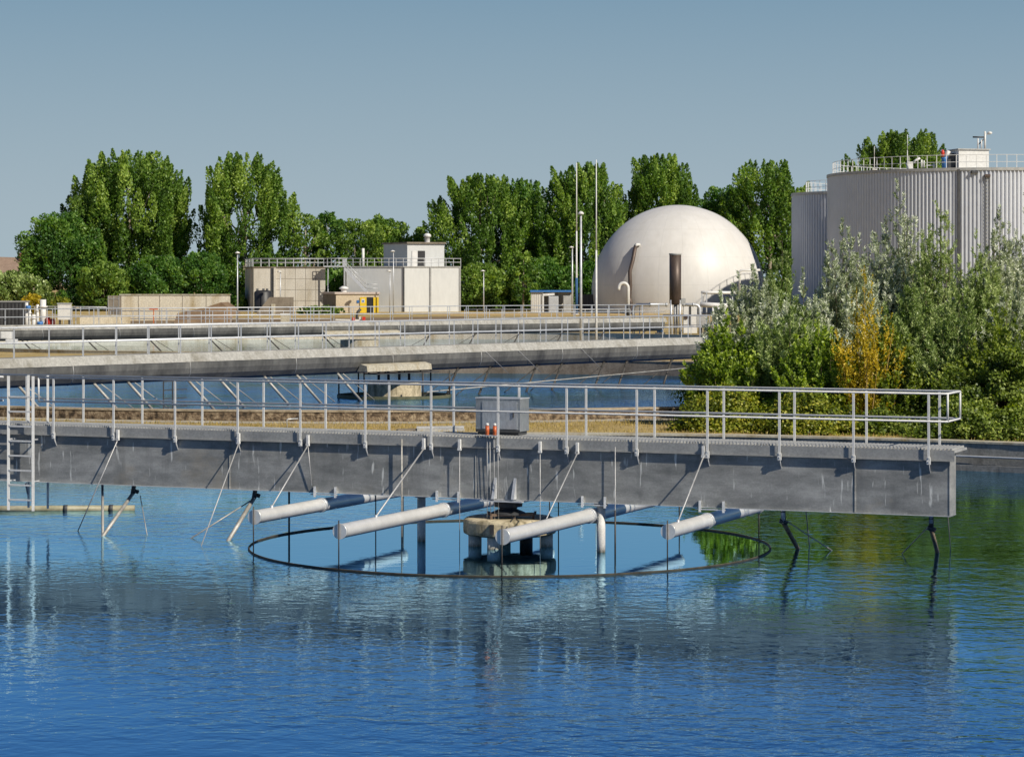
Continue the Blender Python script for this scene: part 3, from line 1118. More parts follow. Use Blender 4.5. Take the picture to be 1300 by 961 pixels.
# second bridge
p2a = (XA(0, 93.4), 93.4)
p2b = (XA(893, 130.7), 130.7)
L2 = math.hypot(p2b[0] - p2a[0], p2b[1] - p2a[1])
sl = [(u_, 1.15, 'strut') for u_ in (0.6, 4.4, 6.2, 9.5, 11.3, 14.0, 16.0, 18.6)]
sr = [(u_, -1.6, 'darkrod') for u_ in (27.0, 29.4, 33.0, 35.0, 38.5, 40.5, 44.5)] + [(46.6, -0.3, 'strut')]
br2, fn2, L2, d2 = hull_bridge('grey hull shaped scraper bridge between the near bridge and the farthest one', p2a, p2b, 5.0, 2.66, 0, T2, W2,
                               (XA(497, 110), 110.0, 2.2), sl, sr, 1.75, 0.03)
mb = MB()
mb.tube([fn2(24.0, -1.0, 0.55), fn2(L2 - 0.5, -1.0, 1.15)], 0.03, 6)
mb.build('scum_rail', 'strut', br2)
for u_ in (28.5, 31.0, 36.0):
    mb = MB()
    mb.tube([fn2(u_, -0.8, 2.3), fn2(u_ + 2.1, -0.5, 1.2)], 0.012, 5)
    mb.build('stay_cable', 'cable', br2)
# side ladder hung in the second basin
mb = MB()
u_ = 7.6
for k in (0, 0.5):
    mb.bar(fn2(u_ + k, -1.0, 0.2), fn2(u_ + k, -1.0, 1.6), 0.05, 0.05)
for z in (0.5, 0.85, 1.2, 1.55):
    mb.bar(fn2(u_, -1.0, z), fn2(u_ + 1.3, -1.0, z), 0.04, 0.04)
mb.build('ladder', 'dark', br2)

TP = Vector((T2.x + 0.25, T2.y - 1.0, 0))
pr2 = thing('centre_pier', 'pale drum shaped concrete pier with a dark ring in the second basin', 'pier', (TP.x, TP.y, 0))
mb = MB()
mb.lathe([(0, -0.3), (1.25, -0.3), (1.25, 0.92), (1.2, 0.98), (0, 0.98)], TP, 40, smooth=False)
mb.build('drum', 'pier', pr2)
mb = MB()
mb.lathe([(2.55, 0.2), (2.55, 0.43), (2.65, 0.43), (2.65, 0.2)], TP, 64, closed=True, smooth=False)
mb.build('baffle_ring', surf('mossy_ring', (0.05, 0.06, 0.035), (0.16, 0.16, 0.09), scale=2, rough=0.8), pr2)
for a in (-2.9, -2.2, -1.0, -0.15, 0.9, 2.2):
    mb = MB()
    mb.tube([TP + Vector((2.6 * math.cos(a), 2.6 * math.sin(a), 0.3)), TP + Vector((2.6 * math.cos(a), 2.6 * math.sin(a), 1.55))], 0.04, 6)
    mb.build('hanger_rod', 'darkrod', pr2)
mb = MB()
for k in (-0.7, -0.25, 0.25, 0.7):
    mb.bar((TP.x + k, TP.y - 0.4, 1.1), (TP.x + k, TP.y - 0.4, 1.5), 0.12, 0.12)
mb.build('bearing', 'dark', pr2)

# third bridge
p3a = (XA(0, 176), 176.0)
p3b = (XA(840, 214), 214.0)
sl3 = [(u_, 1.1, 'darkrod') for u_ in np.arange(1.5, 30, 5.2)]
sr3 = [(u_, -1.3, 'darkrod') for u_ in np.arange(38, 62, 4.6)]
c3 = (XA(456, 194), 194.0, 3.6)
br3, fn3, L3, d3 = hull_bridge('farthest dark scraper bridge with pale deck edge, in front of the buildings', p3a, p3b, 6.0, 2.51, 0, T3, W3, c3, sl3, sr3, 1.9, 0.035)
pr3 = thing('centre_pier', 'low pale pier under the farthest bridge', 'pier', (c3[0], c3[1] + 1.2, 0))
mb = MB()
mb.lathe([(0, -0.3), (1.6, -0.3), (1.6, 1.0), (0, 1.02)], (c3[0], c3[1] + 1.2, 0), 32, smooth=False)
mb.build('drum', 'rim', pr3)
# white equipment boxes at the left end of that bridge
for (px, py0, py1, w_, lab, Y) in ((8.5, 421, 430, 14, 'upper white junction box at the left end of the farthest bridge', 174.0),
                                   (15, 430.5, 437, 14, 'lower white junction box at the left end of the farthest bridge', 173.5)):
    c = P(px, (py0 + py1) / 2, Y)
    t = thing('junction_box', lab, 'box', (c.x, c.y, c.z), 0, 'junction boxes on the farthest bridge')
    mb = MB()
    mb.box(c, (w_ / F * Y, 0.5, (py1 - py0) / F * Y))
    mb.build('body', 'white', t)
    mb = MB()
    mb.box(c + Vector((0, -0.262, 0)), (w_ / F * Y * 0.86, 0.018, (py1 - py0) / F * Y * 0.84))
    mb.build('lid', 'white', t)

# ------------------------------------------------------------------ strip between the basins
# pipe hoop, aluminium channel and timber
t = thing('pipe_hoop', 'small grey pipe hoop standing on the ground left of the cabinet', 'hoop', tuple(P(371, 543, 82)))
mb = MB()
mb.tube([P(364.5, 548, 80.5), P(364.5, 533, 80.5), P(366, 532, 80.5), P(378, 531.5, 80.7)], 0.025, 6)
mb.build('tube', 'galv', t)
a, b_ = W(529, 546, G0 + 0.08), W(589, 545.5, G0 + 0.08)
t = thing('metal_channel', 'silver ribbed metal channel lying on the ground behind the near bridge', 'channel', tuple(a))
mb = MB()
mb.bar(a, b_, 0.32, 0.10)
mb.build('web', 'alu_dull', t)
mb = MB()
for k in (-0.13, 0, 0.13):
    mb.bar(a + Vector((0, k, 0.09)), b_ + Vector((0, k, 0.09)), 0.04, 0.05)
mb.build('ridge', 'galv', t)
a, b_ = W(504, 547, G0 + 0.06), W(527, 546.5, G0 + 0.06)
mb = MB()
mb.bar(a, b_, 0.2, 0.11)
mb.bar(a + Vector((0.05, 0.22, 0)), b_ + Vector((0.05, 0.2, 0)), 0.16, 0.11)
tag(mb.build('timber_beam', 'brownconc'), 'dark timber beams lying left of the silver channel', 'timber')
c = P(871, 545, 85.5)
t = thing('gate_post', 'dark wall opening with a post at the edge of the brambles', 'gate', (c.x, c.y, G0))
mb = MB()
mb.box((c.x, c.y, 1.15), (0.14, 0.14, 0.9))
mb.build('post', 'dark', t)
mb = MB()
mb.box((c.x + 0.55, c.y + 0.05, 0.98), (0.9, 0.05, 0.5))
mb.build('dark_opening', 'black', t)  # black sheet stands for the dark inside of the wall opening

# ------------------------------------------------------------------ masts and lamps


def mast(label, px, ytop, Y, r0, r1, mat, base_z=None, group='slim masts left of the dome', cat='mast', blue_to=None):
    zb = zg(Y) if base_z is None else base_z
    zt = ZA(ytop, Y)
    x = XA(px, Y)
    t = thing('lightning_mast', label, cat, (x, Y, zb), 0, group)
    mb = MB()
    zm = zb + (zt - zb) * 0.55
    mb.tube([(x, Y, zb), (x, Y, zm)], [r0, (r0 + r1) / 2], 10)
    mb.tube([(x, Y, zm), (x, Y, zt)], [(r0 + r1) / 2 * 0.8, r1], 8)
    mb.build('pole', mat, t)
    mb = MB()
    mb.box((x, Y, zb + 0.06), (0.5, 0.5, 0.12))
    mb.build('base', 'column', t)
    if blue_to:
        mb = MB()
        mb.tube([(x, Y, zb + 0.1), (x, Y, ZA(blue_to, Y))], r0 * 1.25, 10)
        mb.build('sleeve', surf('navy_sleeve', (0.02, 0.08, 0.20), (0.03, 0.11, 0.27), scale=4), t)
    return t


def lamp(label, px, ytop, Y, r0=0.09, h=None, side=1, group='lamp posts on the works', base_z=None):
    zb = zg(Y) if base_z is None else base_z
    zt = ZA(ytop, Y)
    x = XA(px, Y)
    t = thing('lamp_post', label, 'lamp post', (x, Y, zb), 0, group)
    mb = MB()
    mb.tube([(x, Y, zb), (x, Y, zt)], [r0, r0 * 0.6], 10)
    mb.build('pole', 'galv', t)
    mb = MB()
    k = Y / 300
    mb.lathe([(0, 0.06), (0.22 * k + 0.06, 0.02), (0.26 * k + 0.06, 0.10), (0.10, 0.20), (0, 0.24)], (x + side * 0.12, Y, zt - 0.1), 14)
    mb.build('lamp_head', 'white', t)
    return t


mast('tallest white mast just left of the dome edge', 757, 203, 150, 0.085, 0.03, 'rail')
mast('thin mast with a blue lower sleeve left of the dome', 732, 207, 300, 0.13, 0.06, 'rail', blue_to=353)
lamp('grey lamp post with round head between the two masts', 737.5, 271, 150, 0.10, side=0)
lamp('short lamp post left of the blue sleeved mast', 726.6, 314, 300, 0.13, side=-1)
lamp('slim lamp post in front of the left concrete tank house', 301.5, 321, 250, 0.09, side=0)
lamp('low dark lamp post against the concrete tank house wall', 356, 345, 318, 0.09, side=-1)
lamp('tall lamp post in front of the grey silo seam', 499.5, 319, 312, 0.09, side=-1)
lamp('low lamp post against the grey silo left face', 495, 344, 316, 0.09, side=-1)
lamp('lamp post before the bushes right of the grey silo', 614, 344, 315, 0.09, side=-1)


# ------------------------------------------------------------------ buildings
def rail_run(pts, h, parent, r_=0.05, gap=1.3, mat='galv'):
    """railing along a polyline"""
    mb = MB()
    for i in range(len(pts) - 1):
        a, b_ = Vector(pts[i]), Vector(pts[i + 1])
        n = max(1, int((b_ - a).length / gap))
        for k in range(n + (1 if i == len(pts) - 2 else 0)):
            p = a.lerp(b_, k / n)
            mb.bar(p, p + Vector((0, 0, h)), r_ * 1.6, r_ * 1.6)
    for f in (0.52, 1.0):
        mb.tube([Vector(p) + Vector((0, 0, h * f)) for p in pts], r_, 5)
    return mb.build('railing', mat, parent)


YB = 330.0
# left concrete tank house
zb = 1.70
t = thing('tank_house', 'stained beige concrete tank house with roof railing, left of the grey silo', 'building', (XA(362, YB), YB, zb))
poly = [(XA(312, YB + 6), YB + 6), (XA(322, YB), YB), (XA(413, YB), YB), (XA(413, YB + 12), YB + 12), (XA(312, YB + 12), YB + 12)]
zt = ZA(340, YB)
mb = MB()
mb.prism(poly, zb - 0.3, zt)
mb.build('wall', 'concrete', t)
mb = MB()
pl = [(x + (0.12 if i in (2, 3) else -0.12), y - (0.12 if i in (0, 1, 2) else -0.12)) for i, (x, y) in enumerate(poly)]
mb.prism(pl, zt + 0.003, zt + 0.14)
mb.build('roof', 'brownconc', t)
mb = MB()
for px, w_ in ((345.5, 0.26), ):
    mb.box((XA(px, YB), YB - 0.06, (zb + zt) / 2), (w_, 0.13, zt - zb - 0.1))
mb.build('downpipe', 'dark', t)
mb = MB()
for px in (349, 312.6, 319.5):
    Yq = YB + (6 if px < 314 else 1.5 if px < 321 else 0) - 0.1
    mb.box((XA(px, Yq), Yq - 0.05, (zb + zt) / 2), (0.28, 0.3, zt - zb - 0.05))
mb.build('pilaster', 'concrete', t)
rail_run([(x, y, zt + 0.14) for x, y in (pl[0], pl[1], pl[2])], 1.1, t, 0.05, 1.1)
rail_run([(x, y, zt + 0.14) for x, y in (pl[2], pl[3], pl[4], pl[0])], 1.1, t, 0.05, 1.1)
mb = MB()
for f in (0.25, 0.5, 0.75):
    mb.box((XA(381, YB), YB - 0.008, zb + (zt - zb) * f), (64 / F * YB, 0.015, 0.035))
for px in (362, 375, 388, 401):
    mb.box((XA(px, YB), YB - 0.010, (zb + zt) / 2), (0.04, 0.015, zt - zb))
mb.build('panel_joint', 'brownconc', t)
# grey silo building
t = thing('clad_silo', 'grey metal clad silo building with penthouse and roof railing', 'building', (XA(512, YB), YB, zb))
zt = ZA(339.5, YB)
poly = [(XA(436, YB + 5), YB + 5), (XA(440, YB - 1.0), YB - 1.0), (XA(512, YB - 3), YB - 3), (XA(547, YB - 1.5), YB - 1.5), (XA(584, YB), YB),
        (XA(584, YB + 14), YB + 14), (XA(436, YB + 14), YB + 14)]
mb = MB()
mb.prism(poly, zb - 0.3, zt)
mb.build('wall', 'clad', t)
mb = MB()
cx = sum(p[0] for p in poly) / 7
cy = sum(p[1] for p in poly) / 7
pl = [(cx + (x - cx) * 1.012, cy + (y - cy) * 1.02) for x, y in poly]
mb.prism(pl, zt + 0.003, zt + 0.13)
mb.build('roof', 'alu_dull', t)
for px, dy, m_ in ((512.5, -3.05, 'dark'), (546.5, -1.6, 'alu_dull'), (584, -0.05, 'alu_dull')):
    mb = MB()
    mb.box((XA(px, YB + dy), YB + dy, (zb + zt) / 2), (0.22, 0.16, zt - zb))
    mb.build('seam', m_, t)
rail_run([(x, y, zt + 0.13) for x, y in (pl[0], pl[1], pl[2], pl[3], pl[4], pl[5])], 1.05, t, 0.05, 1.0)
# penthouse on the silo roof
ph = [(XA(487, YB + 6), YB + 6), (XA(517, YB), YB + 0.2), (XA(564, YB + 2), YB + 2), (XA(564, YB + 8), YB + 8), (XA(490, YB + 9), YB + 9)]
mb = MB()
z1 = ZA(309.5, YB)
mb.prism(ph, zt + 0.131, z1)
pent = mb.build('penthouse', 'clad', t)
mb = MB()
cx = sum(p[0] for p in ph) / 5
cy = sum(p[1] for p in ph) / 5
mb.prism([(cx + (x - cx) * 1.06, cy + (y - cy) * 1.06) for x, y in ph], z1 + 0.003, z1 + 0.22)
mb.build('roof', 'brownconc', pent)
mb = MB()
ax, ay = ph[1]
bx, by = ph[2]


def on(f, off):
    return (ax + (bx - ax) * f, ay + (by - ay) * f - off)


def wallpanel(f0, f1, z0, z1_, off, depth=0.06):
    m_ = MB()
    a, b_ = on(f0, off), on(f1, off)
    m_.add([(a[0], a[1], z0), (b_[0], b_[1], z0), (b_[0], b_[1], z1_), (a[0], a[1], z1_), (a[0], a[1] + depth, z0), (b_[0], b_[1] + depth, z0),
            (b_[0], b_[1] + depth, z1_), (a[0], a[1] + depth, z1_)], [(0, 1, 2, 3), (4, 7, 6, 5), (0, 4, 5, 1), (3, 2, 6, 7), (0, 3, 7, 4), (1, 5, 6, 2)])
    return m_


wallpanel(0.28, 0.48, zt + 0.15, ZA(318.5, YB), 0.03).build('doorway', 'black', pent)
wallpanel(0.13, 0.28, zt + 0.15, ZA(318.5, YB), 0.10, 0.05).build('door', 'white', pent)
mb = MB()
c = (XA(542.5, YB + 4), YB + 4)
mb.lathe([(0.36, z1 + 0.2), (0.36, z1 + 0.95), (0.55, z1 + 1.0), (0.5, z1 + 1.3), (0.2, z1 + 1.5), (0, z1 + 1.5)], (c[0], c[1], 0), 18)
mb.build('roof_vent', 'white', t)
mb = MB()
c = (XA(461, YB + 3), YB + 3)
mb.tube([(c[0], c[1], zt), (c[0], c[1], ZA(315, YB))], 0.19, 14)
mb.build('flue', 'column', t)
# outside stair with gantry between the two
st = thing('outside_stair', 'grey steel stair and gantry descending beside the silo left face', 'stair', (XA(455, YB - 3), YB - 3, zb))
mb = MB()
A, Bp = P(438, 341, YB - 2.6), P(466, 371, YB - 2.6)
Bq = P(470, 371, YB - 2.6)
for o_ in (0, -1.0):
    off = Vector((0, o_, 0))
    mb.bar(A + off, Bp + off, 0.08, 0.3)
mb.build('stringer', 'galv', st)
mb = MB()
for k in range(14):
    p = A.lerp(Bp, k / 13)
    mb.box(p + Vector((0, -0.5, 0.05)), (0.28, 0.9, 0.05))
mb.build('tread', 'galv', st)
mb = MB()
for k in range(7):
    p = A.lerp(Bp, k / 6) + Vector((0, -1.02, 0))
    mb.bar(p, p + Vector((0, 0, 1.05)), 0.07, 0.07)
for h in (0.5, 1.05):
    mb.tube([A + Vector((0, -1.02, h)), Bp + Vector((0, -1.02, h))], 0.05, 5)
    mb.tube([Bp + Vector((0, -1.02, h)), P(480, 371, YB - 2.6) + Vector((0, -1.02, h))], 0.05, 5)
mb.build('railing', 'galv', st)
mb = MB()
a, b_ = P(411, 338.5, YB - 1.0), P(440, 338.5, YB - 1.0)
mb.bar(a, b_, 1.2, 0.18)
for px in (416.5, 437.5):
    p = P(px, 340, YB - 1.3)
    mb.bar((p.x, p.y, zb), (p.x, p.y, p.z), 0.14, 0.14)
for px in np.linspace(411, 440, 7):
    p = P(px, 338.5, YB - 1.6)
    mb.bar(p, p + Vector((0, 0, 1.1)), 0.07, 0.07)
for h in (0.55, 1.1):
    mb.tube([P(411, 338.5, YB - 1.6) + Vector((0, 0, h)), P(440, 338.5, YB - 1.6) + Vector((0, 0, h))], 0.05, 5)
mb.build('gantry', 'galv', st)
mb = MB()
for px in (466, 474):
    p = P(px, 371, YB - 3.6)
    mb.bar((p.x, p.y, zb), p, 0.12, 0.12)
mb.bar(P(465, 371, YB - 3.1), P(481, 371, YB - 3.1), 1.1, 0.1)
mb.bar(P(470, 396, YB - 3.6), P(481, 372, YB - 3.6), 0.1, 0.1)
mb.build('landing', 'galv', st)

# kiosk
YK = 318
zk = zg(YK)
t = thing('pump_kiosk', 'low cream kiosk with yellow doors in front of the silo', 'kiosk', (XA(446, YK), YK, zk))
za, zc = zk - 0.2, ZA(373.5, YK)
poly = [(XA(410.5, YK + 5), YK + 5), (XA(426.5, YK), YK), (XA(481, YK), YK), (XA(481, YK + 7), YK + 7), (XA(411, YK + 7), YK + 7)]
mb = MB()
mb.prism(poly, za, zc)
mb.build('wall', surf('cream_render', (0.58, 0.48, 0.34), (0.66, 0.56, 0.42), scale=0.6, rough=0.85), t)
mb = MB()
mb.prism([(x + (0.15 if x > -22 else -0.15), y - (0.15 if y < YK + 6 else -0.15)) for x, y in poly], zc + 0.003, zc + 0.26)
mb.build('roof', surf('pinkish_roof_edge', (0.58, 0.48, 0.42), (0.66, 0.57, 0.5), scale=0.6, rough=0.8), t)
mb = MB()
mb.add([Vector((poly[0][0] - 0.03, poly[0][1] - 0.04, za)), Vector((poly[1][0] - 0.03, poly[1][1] - 0.04, za)), Vector((poly[1][0] - 0.03, poly[1][1] - 0.04, zc)),
        Vector((poly[0][0] - 0.03, poly[0][1] - 0.04, zc))], [(0, 1, 2, 3)])
mb.build('dark_side_sheet', 'brownconc', t)  # dark brown sheet laid over the left face of the cream wall
for a, b_, m_, off, nm in ((457, 465.5, 'yellow', 0.10, 'door'), (465.5, 474, 'black', 0.03, 'doorway'), (474, 481, 'yellow', 0.14, 'door')):  # black doorway sheet stands for the unlit inside behind the open door
    mb = MB()
    mb.box((XA((a + b_) / 2, YK), YK - off, (zk + ZA(377.5, YK)) / 2), ((b_ - a) / F * YK - 0.02, 0.05, ZA(377.5, YK) - zk))
    dd = mb.build(nm, m_, t)
    if a == 457:
        mb = MB()
        mb.box((XA(461, YK), YK - off - 0.035, ZA(382, YK)), (0.42, 0.015, 0.5))
        mb.build('sign_plate', 'white', dd)
        mb = MB()
        mb.box((XA(461, YK), YK - off - 0.045, ZA(382.5, YK)), (0.26, 0.01, 0.22))
        mb.build('sign_mark', 'blue', dd)
mb = MB()
mb.box((XA(454.5, YK), YK - 0.04, ZA(383, YK)), (0.3, 0.05, 0.35))
mb.build('wall_sign', 'blue', t)
mb = MB()
mb.lathe([(0.38, 0.25), (0.38, 0.62), (0.62, 0.66), (0.62, 0.82), (0.2, 1.05), (0, 1.06)], (XA(436.5, YK + 2), YK + 2, zc), 18)
mb.build('roof_vent', 'white', t)

# black water tank, sloped bunker, hedge
YT = 322
t = thing('water_tank', 'round black plastic tank in front of the concrete tank house', 'tank', (XA(334, YT), YT, zg(YT)))
mb = MB()
mb.lathe([(1.2, 0), (1.2, ZA(371, YT) - zg(YT)), (0.9, ZA(369, YT) - zg(YT)), (0, ZA(368.5, YT) - zg(YT))], (XA(334, YT), YT, zg(YT)), 28)
mb.build('shell', 'black', t)
mb = MB()
for k in (-0.7, 0.1, 0.6):
    mb.tube([(XA(334, YT) + k, YT - 0.5, ZA(371, YT)), (XA(334, YT) + k, YT - 0.5, ZA(366.5, YT))], 0.15, 8)
mb.build('inlet', 'dark', t)
YS = 300
t = thing('sloped_bunker', 'brown concrete bunker with a sloping left side beside the black tank', 'bunker', (XA(350, YS), YS, zg(YS)))
mb = MB()
z0 = zg(YS) - 0.3
za, zc = ZA(397, YS), ZA(377.5, YS)
x0, x1, x2 = XA(326, YS), XA(342, YS), XA(369, YS)
vs = []
for y in (YS, YS + 4):
    vs += [(x0, y, z0), (x2, y, z0), (x2, y, zc), (x1, y, zc), (x0, y, za)]
mb.add(vs, [(0, 1, 2, 3, 4), (9, 8, 7, 6, 5), (0, 5, 6, 1), (1, 6, 7, 2), (2, 7, 8, 3), (3, 8, 9, 4), (4, 9, 5, 0)])
mb.build('body', 'brownconc', t)
mb = MB()
mb.box((XA(347, YS), YS - 0.06, (z0 + ZA(386, YS)) / 2), (0.5, 0.1, ZA(386, YS) - z0))
mb.build('buttress', 'rim', t)

# beige garden wall with dark block
YW = 272
t = thing('boundary_wall', 'long stained beige wall below the tall poplars', 'wall', (XA(215, YW), YW, zg(YW)))
mb = MB()
x0, x1 = XA(153, YW), XA(292, YW)
mb.box(((x0 + x1) / 2, YW, (zg(YW) - 0.2 + ZA(375, YW)) / 2), (x1 - x0, 0.4, ZA(375, YW) - zg(YW) + 0.2))
mb.build('wall', 'beige', t)
mb = MB()
mb.box(((x0 + x1) / 2, YW, ZA(375, YW) + 0.07), (x1 - x0 + 0.2, 0.55, 0.13))
mb.build('coping', 'rim', t)
mb = MB()
for px in (176, 203, 232, 262):
    mb.box((XA(px, YW), YW - 0.205, (zg(YW) + ZA(375, YW)) / 2), (0.06, 0.02, ZA(375, YW) - zg(YW) - 0.1))
mb.build('joint', 'brownconc', t)
t = thing('stone_block', 'dark square gabion block at the left end of the beige wall', 'block', (XA(145, YW - 2), YW - 2, zg(YW)))
mb = MB()
mb.box((XA(145.5, YW - 2), YW - 2, (zg(YW) - 0.2 + ZA(375.5, YW - 2)) / 2), (1.3, 1.4, ZA(375.5, YW - 2) - zg(YW) + 0.2))
mb.build('stones', 'brownconc', t)
mb = MB()
for dx in (-0.6, 0.0, 0.6):
    mb.box((XA(145.5, YW - 2) + dx, YW - 2.72, (zg(YW) + ZA(375.5, YW)) / 2), (0.06, 0.05, ZA(375.5, YW) - zg(YW)))
for f in (0.25, 0.6, 0.95):
    mb.box((XA(145.5, YW - 2), YW - 2.735, zg(YW) + f * 2.6), (1.3, 0.05, 0.06))
mb.build('cage', 'alu_dull', t)
# earth mound at the wall
mb = MB()
YM = 262
pts = []
for (px, py) in ((225, 398), (262, 390), (280, 384), (289, 390), (297, 399)):
    p = P(px, py, YM)
    pts.append((p.x, p.z))
x0, x1 = pts[0][0], pts[-1][0]
vs = [(x, YM, z) for x, z in pts] + [(x, YM + 7, z) for x, z in pts] + [(x0, YM - 4, 0.8), (x1, YM - 4, 0.8)]
mb.add(vs, [(0, 1, 6, 5), (1, 2, 7, 6), (2, 3, 8, 7), (3, 4, 9, 8), (10, 11, 4, 3, 2, 1, 0)])
o = mb.build('terrain', surf('brown_earth', (0.16, 0.10, 0.06), (0.30, 0.20, 0.11), scale=0.8, rough=0.95), kind='structure')
# bare brown bed in front of the buildings
mb = MB()
mb.add([(XA(235, 262), 258, 0), (XA(600, 262), 258, 0), (XA(585, 296), 294, 0), (XA(300, 296), 294, 0)], [(0, 1, 2, 3)])
vs = [(v[0], v[1], zg(v[1]) + 0.012) for v in ((XA(100, 250), 246, 0), (XA(600, 255), 246, 0), (XA(590, 284), 284, 0), (XA(130, 270), 270, 0))]
mb = MB()
mb.add(vs, [(0, 1, 2, 3)])
mb.build('terrain', surf('tilled_earth', (0.10, 0.065, 0.04), (0.30, 0.21, 0.11), scale=0.5, stretch=(0.3, 2, 1), rough=0.95), kind='structure')
# low concrete wall in front
YL = 243
t = thing('retaining_wall', 'low streaked concrete retaining wall right of the white cabinet', 'wall', (XA(134, YL), YL, G0))
mb = MB()
x0, x1 = XA(102, YL), XA(165, YL)
mb.box(((x0 + x1) / 2, YL, (0.5 + ZA(401, YL)) / 2), (x1 - x0, 0.5, ZA(401, YL) - 0.5))
mb.build('wall', 'beige', t)
mb = MB()
mb.box(((x0 + x1) / 2, YL, ZA(401, YL) + 0.05), (x1 - x0 + 0.1, 0.6, 0.09))
mb.build('coping', 'rim', t)
# white cabinet on legs, dark container, pump group
YC = 240
t = thing('white_cabinet', 'white electrical cabinet on legs near the left edge', 'cabinet', (XA(82, YC), YC, G0))
mb = MB()
mb.box((XA(82, YC), YC, (ZA(386, YC) + ZA(406, YC)) / 2), (16 / F * YC, 0.7, 20 / F * YC))
mb.build('body', 'white', t)
mb = MB()
mb.box((XA(82, YC), YC, ZA(386, YC) + 0.05), (17.5 / F * YC, 0.85, 0.09))
mb.build('lid', 'galv', t)
for px in (76, 88):
    mb = MB()
    mb.box((XA(px, YC), YC, (G0 + ZA(406, YC)) / 2), (0.12, 0.5, ZA(406, YC) - G0 - 0.004))
    mb.build('leg', 'dark', t)
YD = 252
t = thing('dark_container', 'dark grey site container at the far left edge', 'container', (XA(10, YD), YD, zg(YD)))
mb = MB()
xa, xb = XA(-25, YD), XA(32, YD)
mb.box(((xa + xb) / 2, YD + 1, (zg(YD) + ZA(383.5, YD)) / 2), (xb - xa, 2.4, ZA(383.5, YD) - zg(YD)))
mb.build('body', 'dark', t)
mb = MB()
for k in range(12):
    mb.box((xa + (xb - xa) * (k + 0.5) / 12, YD - 0.23, (zg(YD) + ZA(383.5, YD)) / 2), (0.12, 0.06, ZA(383.5, YD) - zg(YD) - 0.2))
mb.build('side_rib', 'black', t)
mb = MB()
mb.box(((xa + xb) / 2, YD + 1, ZA(383.5, YD) + 0.05), (xb - xa + 0.1, 2.5, 0.09))
mb.build('roof', 'alu_dull', t)
YP = 241
t = thing('pump_set', 'red pump with white upright pipes left of the white cabinet', 'pump', (XA(54, YP), YP, G0))
mb = MB()
mb.tube([(XA(60, YP), YP, 1.6), (XA(69, YP), YP, 1.6)], 0.45, 14)
mb.tube([(XA(61, YP), YP, 1.6), (XA(61, YP), YP, 2.2)], 0.2, 10)
mb.build('motor', 'red', t)
mb = MB()
for px, h, r_ in ((33, 2.9, 0.16), (37, 2.4, 0.12), (47, 2.7, 0.14), (54, 3.2, 0.3), (42, 1.7, 0.2)):
    mb.tube([(XA(px, YP), YP + 0.3, G0), (XA(px, YP), YP + 0.3, G0 + h)], r_, 10)
    mb.tube([(XA(px, YP), YP + 0.3, G0 + h * 0.75), (XA(px, YP), YP + 0.3, G0 + h * 0.8)], r_ * 1.5, 10)
mb.build('pipe', 'white', t)
mb = MB()
mb.tube([(XA(36, YP), YP, G0 + 2.2), (XA(36, YP), YP, G0 + 2.6)], 0.25, 10)
mb.build('valve', 'blue', t)
mb = MB()
mb.tube([(XA(51, YP), YP, G0 + 0.6), (XA(51, YP), YP, G0 + 1.0)], 0.3, 10)
mb.build('valve', 'blue', t)
mb = MB()
mb.box((XA(52, YP), YP, G0 + 0.15), (3.2, 1.4, 0.3))
mb.build('base', 'brownconc', t)
t = thing('fence_railing', 'grey pipe railing behind the white cabinet at far left', 'railing', (XA(112, 262), 262, zg(262)))
rail_run([(XA(-20, 262), 262, zg(262)), (XA(70, 262), 262, zg(262)), (XA(135, 260), 260, zg(260))], 1.9, t, 0.045, 1.0)
t = thing('fence_railing', 'grey railing along the rear yard in front of the beige wall and bunker', 'railing', (XA(300, 250), 250, zg(250)))
rail_run([(XA(140, 254), 254, zg(254)), (XA(270, 254), 254, zg(254)), (XA(420, 254), 254, zg(254))], 1.7, t, 0.045, 1.15)
t = thing('fence_railing', 'grey railing in front of the sheds and the white dome', 'railing', (XA(700, 250), 250, zg(250)))
rail_run([(XA(590, 256), 256, zg(256)), (XA(700, 256), 256, zg(256)), (XA(800, 256), 256, zg(256))], 1.8, t, 0.045, 1.15)
mb = MB()
mb.box((XA(195, 250), 250, ZA(392, 250)), (0.9, 0.1, 0.22))
mb.bar((XA(195, 250), 250.02, zg(250)), (XA(195, 250), 250.02, ZA(393, 250)), 0.08, 0.06)
tag(mb.build('small_sign', 'orange'), 'small orange marker board on a stick before the beige wall', 'sign')
t = thing('gate_box', 'small tan box between the railings right of the sloped bunker', 'box', (XA(362, 246), 246, zg(246)))
mb = MB()
mb.box((XA(362, 246), 246, (zg(246) + ZA(399, 246)) / 2), (0.85, 0.6, ZA(399, 246) - zg(246)))
mb.build('body', 'rim', t)
mb = MB()
mb.box((XA(362, 246), 246, ZA(399, 246) + 0.04), (0.95, 0.7, 0.07))
mb.build('lid', 'white', t)
# monitoring arm
c = P(457, 410, 244)
t = thing('sampling_crane', 'small curved grey sampling crane on a trolley before the yellow doors', 'crane', (c.x, c.y, G0))
mb = MB()
mb.tube([P(455, 409, 244), P(453, 402, 244), P(454, 396, 244), P(458, 392.5, 244)], 0.13, 8)
mb.build('arm', 'dark', t)
mb = MB()
mb.bar(P(426, 406, 244), P(462, 406.5, 244), 0.3, 0.14)
mb.bar(P(457, 402, 244), P(457, 425, 244), 0.15, 0.15)
mb.build('trolley', 'white', t)
mb = MB()
mb.box(P(462, 404.5, 243.6), (0.3, 0.3, 0.35))
mb.box(P(449, 405, 243.6), (0.25, 0.3, 0.3))
mb.build('motor', 'red', t)

